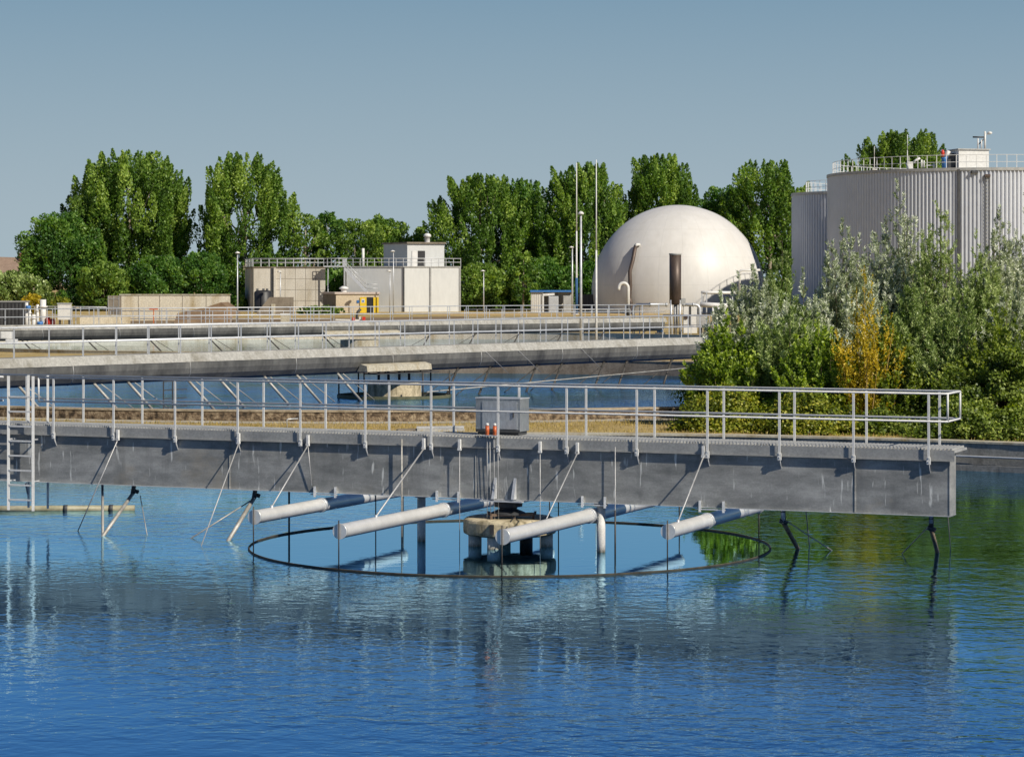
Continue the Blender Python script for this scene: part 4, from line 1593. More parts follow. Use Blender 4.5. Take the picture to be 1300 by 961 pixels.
# house roof far left
YH = 420
t = thing('brick_house', 'house with brown tiled roof and chimney at far left behind the bushes', 'house', (XA(5, YH), YH + 5, 1.7))
mb = MB()
xa, xb = XA(-60, YH), XA(36, YH)
mb.box(((xa + xb) / 2, YH + 4, (1.7 + ZA(351, YH)) / 2), (xb - xa, 8, ZA(351, YH) - 1.7 - 0.01))
mb.build('wall', 'brick', t)
mb = MB()
ze, zr = ZA(352, YH), ZA(327, YH + 5)
vs = [(xa - 0.3, YH - 0.5, ze), (xb + 0.3, YH - 0.5, ze), (xb - 0.4, YH + 4.2, zr - 0.1), (xa - 0.3, YH + 4.2, zr + 0.35), (xb + 0.3, YH + 9, ze), (xa - 0.3, YH + 9, ze)]
mb.add(vs, [(0, 1, 2, 3), (3, 2, 4, 5), (1, 4, 2), (0, 3, 5), (0, 5, 4, 1)])
rf = mb.build('roof', 'roof', t)
mb = MB()
mb.box((XA(27.5, YH + 3.6), YH + 3.6, ZA(326.5, YH)), (0.85, 0.7, 1.5))
mb.build('chimney', 'brick', rf)
mb = MB()
for px in (8, 20):
    mb.box((XA(px, YH), YH - 0.03, 4.4), (1.0, 0.08, 1.1))
mb.build('window', 'dark', t)

# sheds with blue roof
YS2 = 318
t = thing('site_shed', 'pale ribbed shed with blue roof edge under the trees', 'shed', (XA(700, YS2), YS2, zg(YS2)))
zk = zg(YS2)
zs = ZA(371, YS2)
mb = MB()
xa, xm, xb = XA(674, YS2), XA(690, YS2), XA(727, YS2)
mb.box(((xa + xm) / 2, YS2 + 1.2, (zk + zs) / 2), (xm - xa, 2.4, zs - zk))
mb.box(((xm + xb) / 2 + 0.01, YS2 + 2.0, (zk + zs) / 2), (xb - xm, 1.0, zs - zk))
mb.build('wall', 'concrete', t)
mb = MB()
for k in range(7):
    mb.box((xa + (xm - xa) * (k + 0.5) / 7, YS2 - 0.02, (zk + zs) / 2), (0.08, 0.05, zs - zk - 0.1))
mb.build('rib', 'white', t)
mb = MB()
mb.box(((xa + xb) / 2, YS2 + 1.1, zs + 0.13), (xb - xa + 0.2, 2.8, 0.24))
mb.build('roof', 'blue', t)
mb = MB()
mb.box((XA(689.5, YS2), YS2 - 0.1, (zk + ZA(375, YS2)) / 2), (0.22, 0.16, ZA(375, YS2) - zk))
mb.bar(P(689, 374.5, YS2 - 0.1), P(704, 373.5, YS2 - 0.1), 0.2, 0.3)
mb.build('frame', 'white', t)
for px0, px1, y0_, m_, lab in ((696.5, 709, 376, 'galv', 'left grey door cabinet under the blue roofed shed'), (715, 727, 375.5, 'alu_dull', 'right pale cabinet under the blue roofed shed')):
    t = thing('shed_cabinet', lab, 'cabinet', (XA((px0 + px1) / 2, YS2 - 0.3), YS2 - 0.3, zk), 0, 'cabinets under the shed roof')
    mb = MB()
    mb.box((XA((px0 + px1) / 2, YS2 - 0.3), YS2 - 0.0, (zk + ZA(y0_, YS2)) / 2), ((px1 - px0) / F * YS2, 0.8, ZA(y0_, YS2) - zk))
    mb.build('body', m_, t)
    mb = MB()
    mb.box((XA((px0 + px1) / 2, YS2 - 0.3), YS2 - 0.42, (zk + ZA(y0_, YS2)) / 2), ((px1 - px0) / F * YS2 - 0.14, 0.04, ZA(y0_, YS2) - zk - 0.2))
    mb.build('door', m_, t)
t = thing('dark_container', 'black container between the blue sleeved mast and the dome', 'container', (XA(748, YS2), YS2, zk))
mb = MB()
mb.box((XA(746, YS2), YS2 + 1.5, (zk + ZA(374, YS2)) / 2), (26 / F * YS2, 2.4, ZA(374, YS2) - zk))
mb.build('body', 'black', t)
mb = MB()
for k in range(5):
    mb.box((XA(735 + 5.3 * k, YS2), YS2 + 0.27, (zk + ZA(374, YS2)) / 2), (0.12, 0.05, ZA(374, YS2) - zk - 0.2))
mb.build('side_rib', 'dark', t)

# ------------------------------------------------------------------ gas dome
YDm = 320
dc = Vector((XA(860.5, YDm), YDm, ZA(370, YDm)))
dr_ = 109.5 / F * YDm
t = thing('gas_dome', 'large glossy cream white spherical gas holder dome', 'gas holder', (dc.x, dc.y, 1.7))
mb = MB()
ph0 = -math.asin((dc.z - 1.75) / dr_)
prof = [(dr_ * math.cos(a), dr_ * math.sin(a)) for a in np.linspace(ph0, PI / 2 - 1e-4, 40)]
mb.lathe(prof, dc, 96)
mb.build('membrane', 'dome', t)
mb = MB()
r0 = dr_ * math.cos(ph0)
mb.lathe([(r0 + 0.5, 1.4), (r0 + 0.5, 2.2), (r0 + 0.1, 2.2)], (dc.x, dc.y, 0), 96, smooth=False)
mb.build('base_ring', 'concrete', t)


def on_dome(px, py, off):
    dv = P(px, py, 1.0) - Vector((0, 0, EYE))
    dv.normalize()
    o_ = Vector((0, 0, EYE))
    L_ = dc - o_
    b_ = L_.dot(dv)
    disc_ = b_ * b_ - (L_.length_squared - (dr_ + off) ** 2)
    s_ = b_ - math.sqrt(max(disc_, 0))
    return o_ + dv * s_


mb = MB()
mb.tube([on_dome(808, 311.5, 0.1), on_dome(806.5, 314, 0.5), on_dome(803.5, 330, 0.55), on_dome(799.5, 345, 0.55), on_dome(800, 362, 0.5), on_dome(799, 378, 0.5),
         on_dome(801, 386, 0.5), P(802, 402, 300)], 0.26, 10)
mb.build('black_hose', 'rust', t)
mb = MB()
mb.tube([on_dome(812, 311, 0.1), on_dome(808.5, 310.5, 0.45), on_dome(807, 313, 0.5)], 0.2, 10)
mb.build('hose_cap', 'column', t)
mb = MB()
pts = []
for f in np.linspace(-0.25, 1.0, 30):
    a = f * PI / 2
    ax_ = Vector((0.80, -0.35, 0)).normalized()
    pts.append(dc + (ax_ * math.cos(a) + Vector((0.10, 0.15, 1)).normalized() * math.sin(a)).normalized() * (dr_ + 0.02))
mb.tube(pts, 0.035, 5)
mb.build('cable', 'alu_dull', t)
t = thing('gooseneck_pipe', 'white gooseneck vent pipe standing before the left of the dome', 'pipe', (XA(797, 290), 290, 1.7))
mb = MB()
pts = [(XA(797.5, 290), 290, 1.7)]
zc = ZA(366, 290)
for a in np.linspace(0, PI, 9):
    pts.append((XA(791.5, 290) + 6 / F * 290 * math.cos(a), 290, zc + 0.62 * math.sin(a)))
mb.tube(pts + [(XA(785.3, 290), 290, zc - 0.25)], 0.2, 12)
mb.build('tube', 'column', t)
mb = MB()
mb.tube([(XA(797.5, 290), 290, 1.6), (XA(797.5, 290), 290, ZA(387, 290))], 0.27, 12)
mb.build('sleeve', 'dark', t)

# flare stack and pipework, near the far end of the second bridge
YF = 228
xF = XA(857.3, YF)
t = thing('flare_stack', 'thick sooty brown flare stack on legs in front of the dome', 'stack', (xF, YF, G0))
mb = MB()
rF = 7.5 / F * YF
zl, zh = ZA(385, YF), ZA(322, YF)
mb.lathe([(rF * 0.6, zl - 0.15), (rF, zl), (rF, zh), (rF - 0.05, zh), (rF - 0.05, zh - 1.2)], (xF, YF, 0), 28)
mb.build('barrel', 'rust', t)
mb = MB()
mb.lathe([(rF + 0.02, zh - 0.12), (rF + 0.04, zh - 0.12), (rF + 0.04, zh + 0.01), (rF + 0.02, zh + 0.01)], (xF, YF, 0), 28, closed=True, smooth=False)
mb.build('rim', 'alu_dull', t)
for dx, dy in ((-0.42, -0.3), (0.42, -0.3), (0.0, 0.4)):
    mb = MB()
    mb.tube([(xF + dx, YF + dy, G0), (xF + dx, YF + dy, zl + 0.3)], 0.09, 8)
    mb.build('leg', 'galv', t)
mb = MB()
mb.tube([(xF, YF, G0), (xF, YF, zl)], 0.16, 10)
mb.tube([(xF + 0.2, YF - 0.2, G0 + 0.6), (xF + 0.2, YF - 0.2, zl)], 0.07, 8)
mb.build('burner_pipe', 'alu_dull', t)
mb = MB()
mb.box((xF + rF + 0.18, YF - 0.2, ZA(382.5, YF)), (0.42, 0.4, 0.55))
mb.build('ignition_box', 'alu_dull', t)
t = thing('gas_pipe', 'silver gas pipe run bending down either side of the flare stack', 'pipe', (XA(840, 232), 232, G0))
mb = MB()
Yg = 231


def pipe_path(pl_, r_, Y):
    mb.tube([P(a, b__, Y) for a, b__ in pl_], r_, 12)


pipe_path([(804, 425), (804, 394), (805, 389.5), (808, 387.5), (812, 387), (848, 387)], 0.15, Yg)
pipe_path([(866, 387), (882, 387), (886, 388), (888, 391), (888.5, 400), (888.5, 425)], 0.15, Yg)
mb.build('tube', 'galv', t)
mb = MB()
for px in (825, 846, 868, 880):
    mb.tube([P(px - 0.6, 387, Yg), P(px + 0.6, 387, Yg)], 0.21, 12)
mb.build('flange', 'galv', t)
mb = MB()
for px in (812, 836):
    mb.bar(P(px, 389, Yg), P(px, 425, Yg), 0.1, 0.1)
mb.build('support', 'galv', t)
t = thing('pipe_rack', 'white pipe rack with thick insulated pipe right of the flare stack', 'pipe rack', (XA(905, 240), 240, G0))
mb = MB()
mb.tube([P(890, 371.5, 240), P(900, 371.5, 240), P(940, 372, 240)], 0.16, 10)
mb.tube([P(939, 372, 240), P(939, 346, 240), P(941, 343.5, 240), P(965, 343, 240)], 0.12, 10)
mb.build('upper_pipe', 'white', t)
mb = MB()
mb.tube([P(889, 386.5, 238), P(905, 387.5, 238), P(928, 389, 238)], 0.25, 12)
mb.build('insulated_pipe', 'column', t)
for px in (891, 897, 917, 930):
    mb = MB()
    mb.bar(P(px, 372, 239), (XA(px, 239), 239, G0), 0.12, 0.12)
    mb.build('leg', 'galv', t)
mb = MB()
for px in (905, 912, 921):
    mb.tube([P(px, 390, 236), P(px, 424, 236)], 0.09, 8)
    mb.tube([P(px, 398, 236), P(px, 401, 236)], 0.2, 8)
mb.build('valve', 'white', t)
t = thing('control_cabinet', 'white equipment cabinet with round gauge under the flare stack', 'cabinet', (XA(875, 234), 234, G0))
mb = MB()
mb.box((XA(876, 234), 234, (G0 + ZA(389, 234)) / 2), (17 / F * 234, 0.8, ZA(389, 234) - G0))
mb.build('body', 'white', t)
mb = MB()
mb.tube([P(871, 402.5, 233.58), P(871, 402.5, 233.5)], 0.22, 16)
mb.build('gauge', 'rust', t)
mb = MB()
mb.box(P(876.5, 401, 233.55), (0.16, 0.06, 1.9))
mb.build('slot', 'dark', t)
t = thing('control_cabinet', 'small grey box on a post right of the gauge cabinet', 'cabinet', (XA(890, 226), 226, G0))
mb = MB()
mb.box(P(890.5, 408, 226), (12 / F * 226, 0.5, 16 / F * 226))
mb.build('body', 'alu_dull', t)
mb = MB()
mb.bar(P(890.5, 416, 226), (XA(890.5, 226), 226, G0), 0.15, 0.15)
mb.build('post', 'dark', t)
t = thing('pump_set', 'blue pump beside the low grey tank left of the flare stack', 'pump', (XA(838, 226), 226, G0))
mb = MB()
mb.tube([P(834, 418, 226), P(842, 418, 226)], 0.3, 12)
mb.tube([P(838, 418, 226), P(838, 411, 226)], 0.2, 10)
mb.build('motor', 'blue', t)
mb = MB()
mb.box((XA(838, 226), 226, G0 + 0.1), (0.9, 0.6, 0.2))
mb.build('base', 'dark', t)
t = thing('fence_railing', 'grey railing around the flare stack pipework', 'railing', (XA(870, 222), 222, G0))
rail_run([(XA(842, 224), 224, G0), (XA(925, 220), 220, G0)], 1.9, t, 0.04, 0.9)

# ------------------------------------------------------------------ ribbed storage tanks on the right


def ribbed_tank(label, pxc, Yc, rad, ztop, nrib):
    c = Vector((XA(pxc, Yc), Yc, 0))
    t = thing('storage_tank', label, 'tank', (c.x, c.y, 1.7))
    mb = MB()
    vs = []
    n = nrib * 4
    for k in range(n):
        a = 2 * PI * k / n
        rr = rad + (0.19 if k % 4 in (0, 1) else 0.0)
        for z in (1.4, ztop):
            vs.append(c + Vector((rr * math.cos(a), rr * math.sin(a), z)))
    fs = [(2 * k, 2 * ((k + 1) % n), 2 * ((k + 1) % n) + 1, 2 * k + 1) for k in range(n)]
    mb.add(vs, fs)
    mb.build('shell', 'tank', t)
    mb = MB()
    mb.lathe([(rad + 0.20, ztop - 0.25), (rad + 0.26, ztop - 0.25), (rad + 0.26, ztop + 0.08), (rad - 0.1, ztop + 0.08), (0, ztop + 0.3)], c, 96, smooth=False)
    mb.build('roof', 'alu_dull', t)
    return t, c


zbt = EYE + 137.4 * 290 / F
bt, btc = ribbed_tank('biggest grey ribbed storage tank with penthouse and railing on top', 1241, 290, 17.7, zbt, 250)
mb = MB()
nn = 96
for k in range(nn):
    a = 2 * PI * k / nn
    p = btc + Vector((17.2 * math.cos(a), 17.2 * math.sin(a), zbt))
    mb.bar(p, p + Vector((0, 0, 1.55)), 0.07, 0.07)
for h in (0.75, 1.55):
    mb.tube([btc + Vector((17.2 * math.cos(a), 17.2 * math.sin(a), zbt + h)) for a in np.linspace(0, 2 * PI, 97)], 0.032, 5, caps=False)
mb.build('railing', 'rail', bt)


def on_tank(px, off=0.0, rad=17.7):
    """point of the big tank's front seen at a pixel column"""
    dx = (px - HX) / F
    a = 1 + dx * dx
    b_ = -2 * (btc.x * dx + btc.y)
    c_ = btc.x ** 2 + btc.y ** 2 - (rad + off) ** 2
    Y = (-b_ - math.sqrt(b_ * b_ - 4 * a * c_)) / (2 * a)
    return Vector((dx * Y, Y, 0))


pA, pB = on_tank(1217, 0.24), on_tank(1250, 0.24)
mb = MB()
for p in (pA,):
    mb.bar(Vector((p.x, p.y, 1.7)), Vector((p.x, p.y, zbt - 0.1)), 0.25, 0.2)
mb.build('seam', 'dark', bt)
ld = bpy.data.objects.new('ladder', None)
COL.objects.link(ld)
ld.parent = bt
INV[ld.name] = INV[bt.name]
pl_, pr_ = on_tank(1251, 0.34), on_tank(1256, 0.34)
mb = MB()
for p in (pl_, pr_):
    mb.bar(Vector((p.x, p.y, 2.2)), Vector((p.x, p.y, zbt - 1.0)), 0.09, 0.09)
mb.build('ladder_rail', 'dark', ld)
mb = MB()
z = 2.5
while z < zbt - 1.1:
    mb.bar(Vector((pl_.x, pl_.y, z)), Vector((pr_.x, pr_.y, z)), 0.06, 0.06)
    z += 0.42
mb.build('rung', 'alu_dull', ld)
p = on_tank(1253.5, 0.3)
mb = MB()
mb.box((p.x, p.y, zbt - 0.85), (0.6, 0.5, 0.3))
mb.build('ladder_hatch', 'rust', bt)
p = on_tank(1237, 0.25)
mb = MB()
mb.box((p.x, p.y, zbt - 0.45), (0.75, 0.5, 0.22), 0.2)
mb.build('floodlight', 'dark', bt)
# penthouse on the tank
mb = MB()
yq = 275.5
xa, xb = XA(1212, yq), XA(1253, yq)
zt_ = ZA(190.5, yq)
mb.box(((xa + xb) / 2, yq + 2.0, (zbt + 0.1 + zt_) / 2), (xb - xa, 3.6, zt_ - zbt - 0.1), 0.22)
pent = mb.build('penthouse', 'white', bt)
mb = MB()
mb.box(((xa + xb) / 2, yq + 2.0, zt_ + 0.07), (xb - xa + 0.3, 3.9, 0.13), 0.22)
mb.build('roof', 'alu_dull', pent)
# weather mast on the penthouse
wm = thing('weather_mast', 'white weather mast with crossbar on the big tank penthouse', 'mast', (XA(1248, yq + 2), yq + 2, zt_ + 0.14))
q = lambda a, b__: P(a, b__, yq + 2)
mb = MB()
mb.tube([q(1241.5, 190), q(1241.5, 176)], 0.08, 8)
mb.tube([q(1250.5, 190), q(1250.5, 167)], 0.12, 8)
mb.tube([q(1246, 190), q(1246, 178)], 0.08, 8)
mb.build('pole', 'white', wm)
mb = MB()
mb.tube([q(1235, 174.3), q(1250, 174.5)], 0.09, 8)
mb.tube([q(1241, 185), q(1250, 176)], 0.06, 8)
mb.build('crossbar', 'dark', wm)
mb = MB()
mb.lathe([(0, 0), (0.28, 0.12), (0.28, 0.3), (0, 0.4)], q(1256.5, 171.5), 12)
mb.tube([q(1250, 171), q(1256, 170.5)], 0.06, 8)
mb.build('sensor', 'white', wm)
# blue valve with red cap
yv = 276
vv = thing('relief_valve', 'blue relief valve with red cap on the big tank roof beside the penthouse', 'valve', (XA(1198.5, yv), yv, zbt + 0.1))
q = lambda a, b__: P(a, b__, yv)
mb = MB()
mb.tube([(q(1199, 0).x, yv, zbt + 0.05), q(1199, 203), q(1198.5, 200)], [0.3, 0.3, 0.42], 12)
mb.build('body', 'blue', vv)
mb = MB()
mb.tube([q(1196.8, 199.5), q(1196.8, 193), q(1196.8, 190.5)], [0.18, 0.2, 0.1], 12)
mb.build('cap', 'red', vv)
mb = MB()
mb.tube([q(1199.5, 199.5), q(1202.5, 196), q(1204.5, 192)], [0.2, 0.22, 0.25], 10)
mb.build('elbow', 'white', vv)
mb = MB()
mb.box((XA(1207.5, yv), yv + 0.8, (zbt + zt_ - 0.2) / 2), (0.75, 1.4, zt_ - zbt - 0.5))
tag(mb.build('penthouse_shade_box', 'dark'), 'dark box standing for the shaded left side of the big tank penthouse', 'cabinet')  # dark box added to paint the shaded left side of the penthouse
t = thing('roof_fan', 'white fan box with duct on the big tank roof behind the railing', 'fan', (XA(1155, 277), 277, zbt + 0.1))
q = lambda a, b__: P(a, b__, 277)
mb = MB()
mb.box(q(1155, 210.5), (0.65, 0.6, 0.85))
mb.build('body', 'white', t)
mb = MB()
mb.tube([q(1160, 206), q(1163, 203.5), q(1168, 201)], 0.13, 8)
mb.build('duct', 'white', t)
mb = MB()
mb.tube([q(1170, 213), q(1170, 203)], 0.1, 8)
mb.tube([q(1173, 213), q(1173, 204)], 0.08, 8)
mb.tube([q(1186, 213.5), q(1186, 208)], 0.16, 8)
mb.tube([q(1175, 210.5), q(1188, 210)], 0.07, 8)
mb.build('pipe', 'white', t)
for px, y0_, lab in ((1152, 171, 'tall whip mast on the big tank roof above the fan box'), (1110, 186, 'short whip mast on the big tank roof above the left railing')):
    mast(lab, px, y0_, 279, 0.06, 0.03, 'rail', base_z=zbt + 0.1, group='whip masts on the big tank')
zst = EYE + 113.5 * 315 / F
stt, stc = ribbed_tank('smaller grey ribbed storage tank left of the biggest one', 1098, 315, 9.3, zst, 132)
mb = MB()
for k in range(44):
    a = 2 * PI * k / 44
    p = stc + Vector((7.6 * math.cos(a), 7.6 * math.sin(a), zst))
    mb.bar(p, p + Vector((0, 0, 1.6)), 0.07, 0.07)
for h in (0.8, 1.6):
    mb.tube([stc + Vector((7.6 * math.cos(a), 7.6 * math.sin(a), zst + h)) for a in np.linspace(0, 2 * PI, 45)], 0.032, 5, caps=False)
mb.build('railing', 'rail', stt)


# ------------------------------------------------------------------ vegetation
def leaf_object(name, parent, mat, c, nrm, ax, Ln, Wd, tint):
    n = len(c)
    ax = ax / np.maximum(np.linalg.norm(ax, axis=1, keepdims=True), 1e-6)
    b_ = np.cross(nrm, ax)
    b_ /= np.maximum(np.linalg.norm(b_, axis=1, keepdims=True), 1e-6)
    Ln = Ln[:, None] / 2
    Wd = Wd[:, None] / 2
    v = np.stack([c - ax * Ln, c + b_ * Wd - ax * Ln * 0.15, c + ax * Ln, c - b_ * Wd - ax * Ln * 0.15], axis=1).reshape(-1, 3)
    inv = np.array(INV[parent.name])
    v = v @ inv[:3, :3].T + inv[:3, 3]
    me = bpy.data.meshes.new(name)
    me.vertices.add(4 * n)
    me.vertices.foreach_set('co', v.astype(np.float32).ravel())
    me.loops.add(4 * n)
    me.loops.foreach_set('vertex_index', np.arange(4 * n, dtype=np.int32))
    me.polygons.add(n)
    me.polygons.foreach_set('loop_start', np.arange(0, 4 * n, 4, dtype=np.int32))
    me.polygons.foreach_set('loop_total', np.full(n, 4, dtype=np.int32))
    me.update()
    at = me.attributes.new('tint', 'FLOAT', 'FACE')
    at.data.foreach_set('value', np.clip(tint, 0, 1).astype(np.float32))
    me.materials.append(M[mat])
    o = bpy.data.objects.new(name, me)
    COL.objects.link(o)
    o.parent = parent
    INV[o.name] = INV[parent.name]
    return o


def unit(v):
    return v / np.maximum(np.linalg.norm(v, axis=1, keepdims=True), 1e-6)


def far_tree(name, label, px, ytop, wpx, Y, kind='poplar', mat='poplar', base_t=0.12, group='trees behind the works', dens=1.0, trunk=True, leaf=0.40, seed=0,
             zb=None, cat='tree', trunk_px=None):
    rng = np.random.default_rng(100 + seed)
    zb = zg(Y) if zb is None else zb
    x0 = XA(px, Y)
    h = ZA(ytop, Y) - zb
    w = wpx / F * Y * (1.13 if kind == 'poplar' else 1.08)
    t = thing(name, label, cat, (x0, Y, zb), 0, group)
    # trunk with a few limbs
    mb = MB()
    tr = max(0.12, h * 0.018)
    lean = rng.uniform(-0.03, 0.03)
    mb.tube([(x0, Y, zb - 0.2), (x0 + lean * h * 0.3, Y, zb + h * 0.3), (x0 + lean * h * 0.6, Y, zb + h * 0.6), (x0 + lean * h * 0.8, Y, zb + h * 0.88)],
            [tr, tr * 0.75, tr * 0.45, tr * 0.12], 8)
    for k in range(9):
        f = rng.uniform(0.2, 0.65)
        a = rng.uniform(0, 2 * PI)
        p0 = Vector((x0 + lean * h * f, Y, zb + h * f))
        rr = w * 0.38 * rng.uniform(0.6, 1)
        p1 = p0 + Vector((math.cos(a) * rr * 0.6, math.sin(a) * rr * 0.6, h * 0.10))
        p2 = p0 + Vector((math.cos(a) * rr, math.sin(a) * rr, h * 0.26))
        mb.tube([p0, p1, p2], [tr * 0.4, tr * 0.25, tr * 0.08], 6)
    mb.build('trunk', 'bark', t)
    # crown
    if kind == 'poplar':
        npl = int(270 * dens * max(0.5, w / 14))
    else:
        npl = int(170 * dens * max(0.45, w / 10))
    C, NN, AX, TT = [], [], [], []
    lob = rng.uniform(0.75, 1.1, 9)
    # a few leading tops share the outline
    ntop = max(2, int(w / 3.0)) if kind == 'poplar' else 3
    tops = [(rng.uniform(-0.30, 0.30) * w, rng.uniform(-0.25, 0.25) * w, rng.uniform(0.86, 1.0)) for _ in range(ntop)]
    tops[0] = (rng.uniform(-0.08, 0.08) * w, 0, 1.0)
    for i in range(npl):
        f = base_t + (1 - base_t) * rng.beta(1.0, 1.05)
        if kind == 'poplar':
            env = (0.75 + 0.25 * min(1, (f - base_t) / 0.2)) * (1.0 if f < 0.55 else math.sqrt(max(0.02, 1 - ((f - 0.55) / 0.49) ** 2)))
        else:
            g_ = (f - base_t) / (1 - base_t)
            env = math.sqrt(max(0.03, 1 - (2 * g_ - 0.9) ** 2 / 1.25))
        a = rng.uniform(0, 2 * PI)
        lo = np.interp((a / (2 * PI)) * 9, np.arange(10), np.append(lob, lob[0]))
        rad = w / 2 * env * lo * (rng.uniform(0.15, 1) ** 0.5)
        if kind == 'poplar':
            ln = h * rng.uniform(0.12, 0.23)
            rp = ln * rng.uniform(0.16, 0.27)
            if i < ntop:
                base = np.array([tops[i][0], tops[i][1], h * tops[i][2] - ln])
                axis = np.array([0.0, 0, 1]) + rng.normal(0, 0.06, 3)
                out = np.array([0, -0.3, 1.0])
            else:
                base = np.array([rad * math.cos(a), rad * math.sin(a), h * f - ln * 0.9])
                out = np.array([math.cos(a), math.sin(a), 0.25])
                axis = np.array([0, 0, 1.0]) + 0.38 * out * (rad / (w / 2 + 1e-3)) + rng.normal(0, 0.08, 3)
            if base[2] + ln > h * 1.0:
                base[2] = h - ln - rng.uniform(0, 0.05) * h
        else:
            ln = min(h, w) * rng.uniform(0.16, 0.28)
            rp = ln * rng.uniform(0.42, 0.6)
            base = np.array([rad * math.cos(a), rad * math.sin(a), f * (h - ln)])
            out = np.array([math.cos(a), math.sin(a), 0.45])
            axis = np.array([0, 0, 0.9]) + 0.5 * out + rng.normal(0, 0.25, 3)
        axis /= np.linalg.norm(axis)
        m_ = int(90 * (rp * ln / (0.9 * 2.6)) * (0.5 / leaf) ** 2 * 0.9) + 18
        s_ = rng.uniform(0, 1, m_)
        prof = (np.sin(PI * np.clip(s_ * 0.92 + 0.06, 0, 1)) ** 0.75) * (1.15 - 0.55 * s_ if kind == 'poplar' else 1.0)
        ang = rng.uniform(0, 2 * PI, m_)
        rr = rp * prof * np.sqrt(rng.uniform(0.25, 1.1, m_))
        e1 = np.cross(axis, [0.3, 0.9, 0.1])
        e1 /= np.linalg.norm(e1)
        e2 = np.cross(axis, e1)
        od = np.cos(ang)[:, None] * e1 + np.sin(ang)[:, None] * e2
        c = base + s_[:, None] * ln * axis + od * rr[:, None]
        nr = unit(od * 1.0 + out * 0.5 + np.array([0, 0, 0.25]) + rng.normal(0, 0.42, (m_, 3)))
        ax = unit(axis + od * 0.5 + rng.normal(0, 0.55, (m_, 3)))
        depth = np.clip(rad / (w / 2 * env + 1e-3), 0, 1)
        tt = 0.03 + 0.52 * rng.uniform() ** 1.2 + 0.22 * (f - 0.45) + 0.34 * (rr / (rp + 1e-3)) * (0.5 + 0.5 * depth) * rng.uniform(0.5, 1.2, m_) + 0.16 * (s_ - 0.4) + rng.normal(0, 0.10, m_)  # inner and lower leaves tinted darker: shade painted into the crown
        C.append(c)
        NN.append(nr)
        AX.append(ax)
        TT.append(tt)
    C = np.concatenate(C) + np.array([x0, Y, zb])
    C[:, 2] = np.maximum(C[:, 2], zb + 0.1)
    n = len(C)
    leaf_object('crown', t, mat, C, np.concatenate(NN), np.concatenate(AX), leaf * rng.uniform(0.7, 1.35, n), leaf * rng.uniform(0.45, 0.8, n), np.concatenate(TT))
    return t


TG = 'trees behind the works'
far_tree('maple_tree', 'rounded dark green tree, leftmost of the tall trees', 76, 266, 84, 345, 'round', 'poplar_b', 0.02, TG, 1.2, seed=1)
far_tree('poplar_tree', 'big spreading poplar with pale trunk above the beige wall', 166, 189, 140, 352, 'poplar', 'poplar', 0.14, TG, 1.15, seed=2)
far_tree('maple_tree', 'lower bushy tree between the leftmost tree and the big poplar', 117, 234, 66, 350, 'round', 'poplar_c', 0.03, TG, 1.1, seed=3)
far_tree('poplar_tree', 'tall dense poplar left of the concrete tank house', 309, 193, 110, 350, 'poplar', 'poplar', 0.16, TG, 1.1, seed=4)
far_tree('shrub', 'dark leafy shrub at the foot of the big poplar, beneath its trunk', 205, 322, 75, 338, 'round', 'poplar_b', 0.0, 'shrubs under the trees', 1.3, seed=5, cat='shrub')
far_tree('shrub', 'dark shrub between the two tall poplars on the left', 255, 318, 60, 338, 'round', 'poplar_b', 0.0, 'shrubs under the trees', 1.3, seed=6, cat='shrub')
far_tree('shrub', 'low bright shrub left of the dark gabion block', 132, 330, 60, 336, 'round', 'poplar_c', 0.0, 'shrubs under the trees', 1.2, seed=7, cat='shrub')
far_tree('ash_tree', 'loose feathery tree just right of the dense poplar', 386, 265, 56, 352, 'round', 'poplar_c', 0.1, TG, 0.8, seed=8)
far_tree('ash_tree', 'dark narrow tree behind the concrete tank house roof', 416, 268, 52, 356, 'round', 'poplar_b', 0.05, TG, 1.1, seed=9)
far_tree('ash_tree', 'rounded tree behind the gap between tank house and silo', 455, 276, 64, 352, 'round', 'poplar_c', 0.0, TG, 1.1, seed=10)
far_tree('ash_tree', 'wide tree behind the silo flue pipe', 484, 271, 60, 356, 'round', 'poplar', 0.0, TG, 1.1, seed=11)
far_tree('ash_tree', 'lower tree directly behind the silo penthouse', 520, 280, 66, 360, 'round', 'poplar_c', 0.0, TG, 1.1, seed=12)
far_tree('poplar_tree', 'dense poplar just right of the silo', 612, 221, 118, 352, 'poplar', 'poplar', 0.05, TG, 1.2, seed=13)
far_tree('poplar_tree', 'poplar with several tops right of the silo, left of the masts', 662, 226, 72, 358, 'poplar', 'poplar_b', 0.05, TG, 1.2, seed=14)
far_tree('poplar_tree', 'tall poplar directly behind the slim masts', 738, 206, 112, 352, 'poplar', 'poplar', 0.06, TG, 1.2, seed=15)
far_tree('poplar_tree', 'poplar rising behind the dome left shoulder', 836, 195, 88, 365, 'poplar', 'poplar', 0.2, TG, 1.1, seed=16)
far_tree('ash_tree', 'rounded dark tree behind the dome right shoulder', 915, 232, 70, 368, 'round', 'poplar_b', 0.0, TG, 1.2, seed=17)
far_tree('poplar_tree', 'poplar between the dome and the smaller ribbed tank', 976, 202, 98, 360, 'poplar', 'poplar', 0.05, TG, 1.2, seed=18)
far_tree('poplar_tree', 'poplar rising behind the biggest ribbed tank', 1143, 164, 132, 372, 'poplar', 'poplar_c', 0.25, TG, 1.1, seed=19)
far_tree('shrub', 'bright green shrub right of the silo corner', 610, 332, 58, 338, 'round', 'poplar_c', 0.0, 'shrubs under the trees', 1.3, seed=20, cat='shrub')
far_tree('shrub', 'dark shrub behind the blue roofed shed', 690, 325, 95, 340, 'round', 'poplar_b', 0.0, 'shrubs under the trees', 1.3, seed=21, cat='shrub')
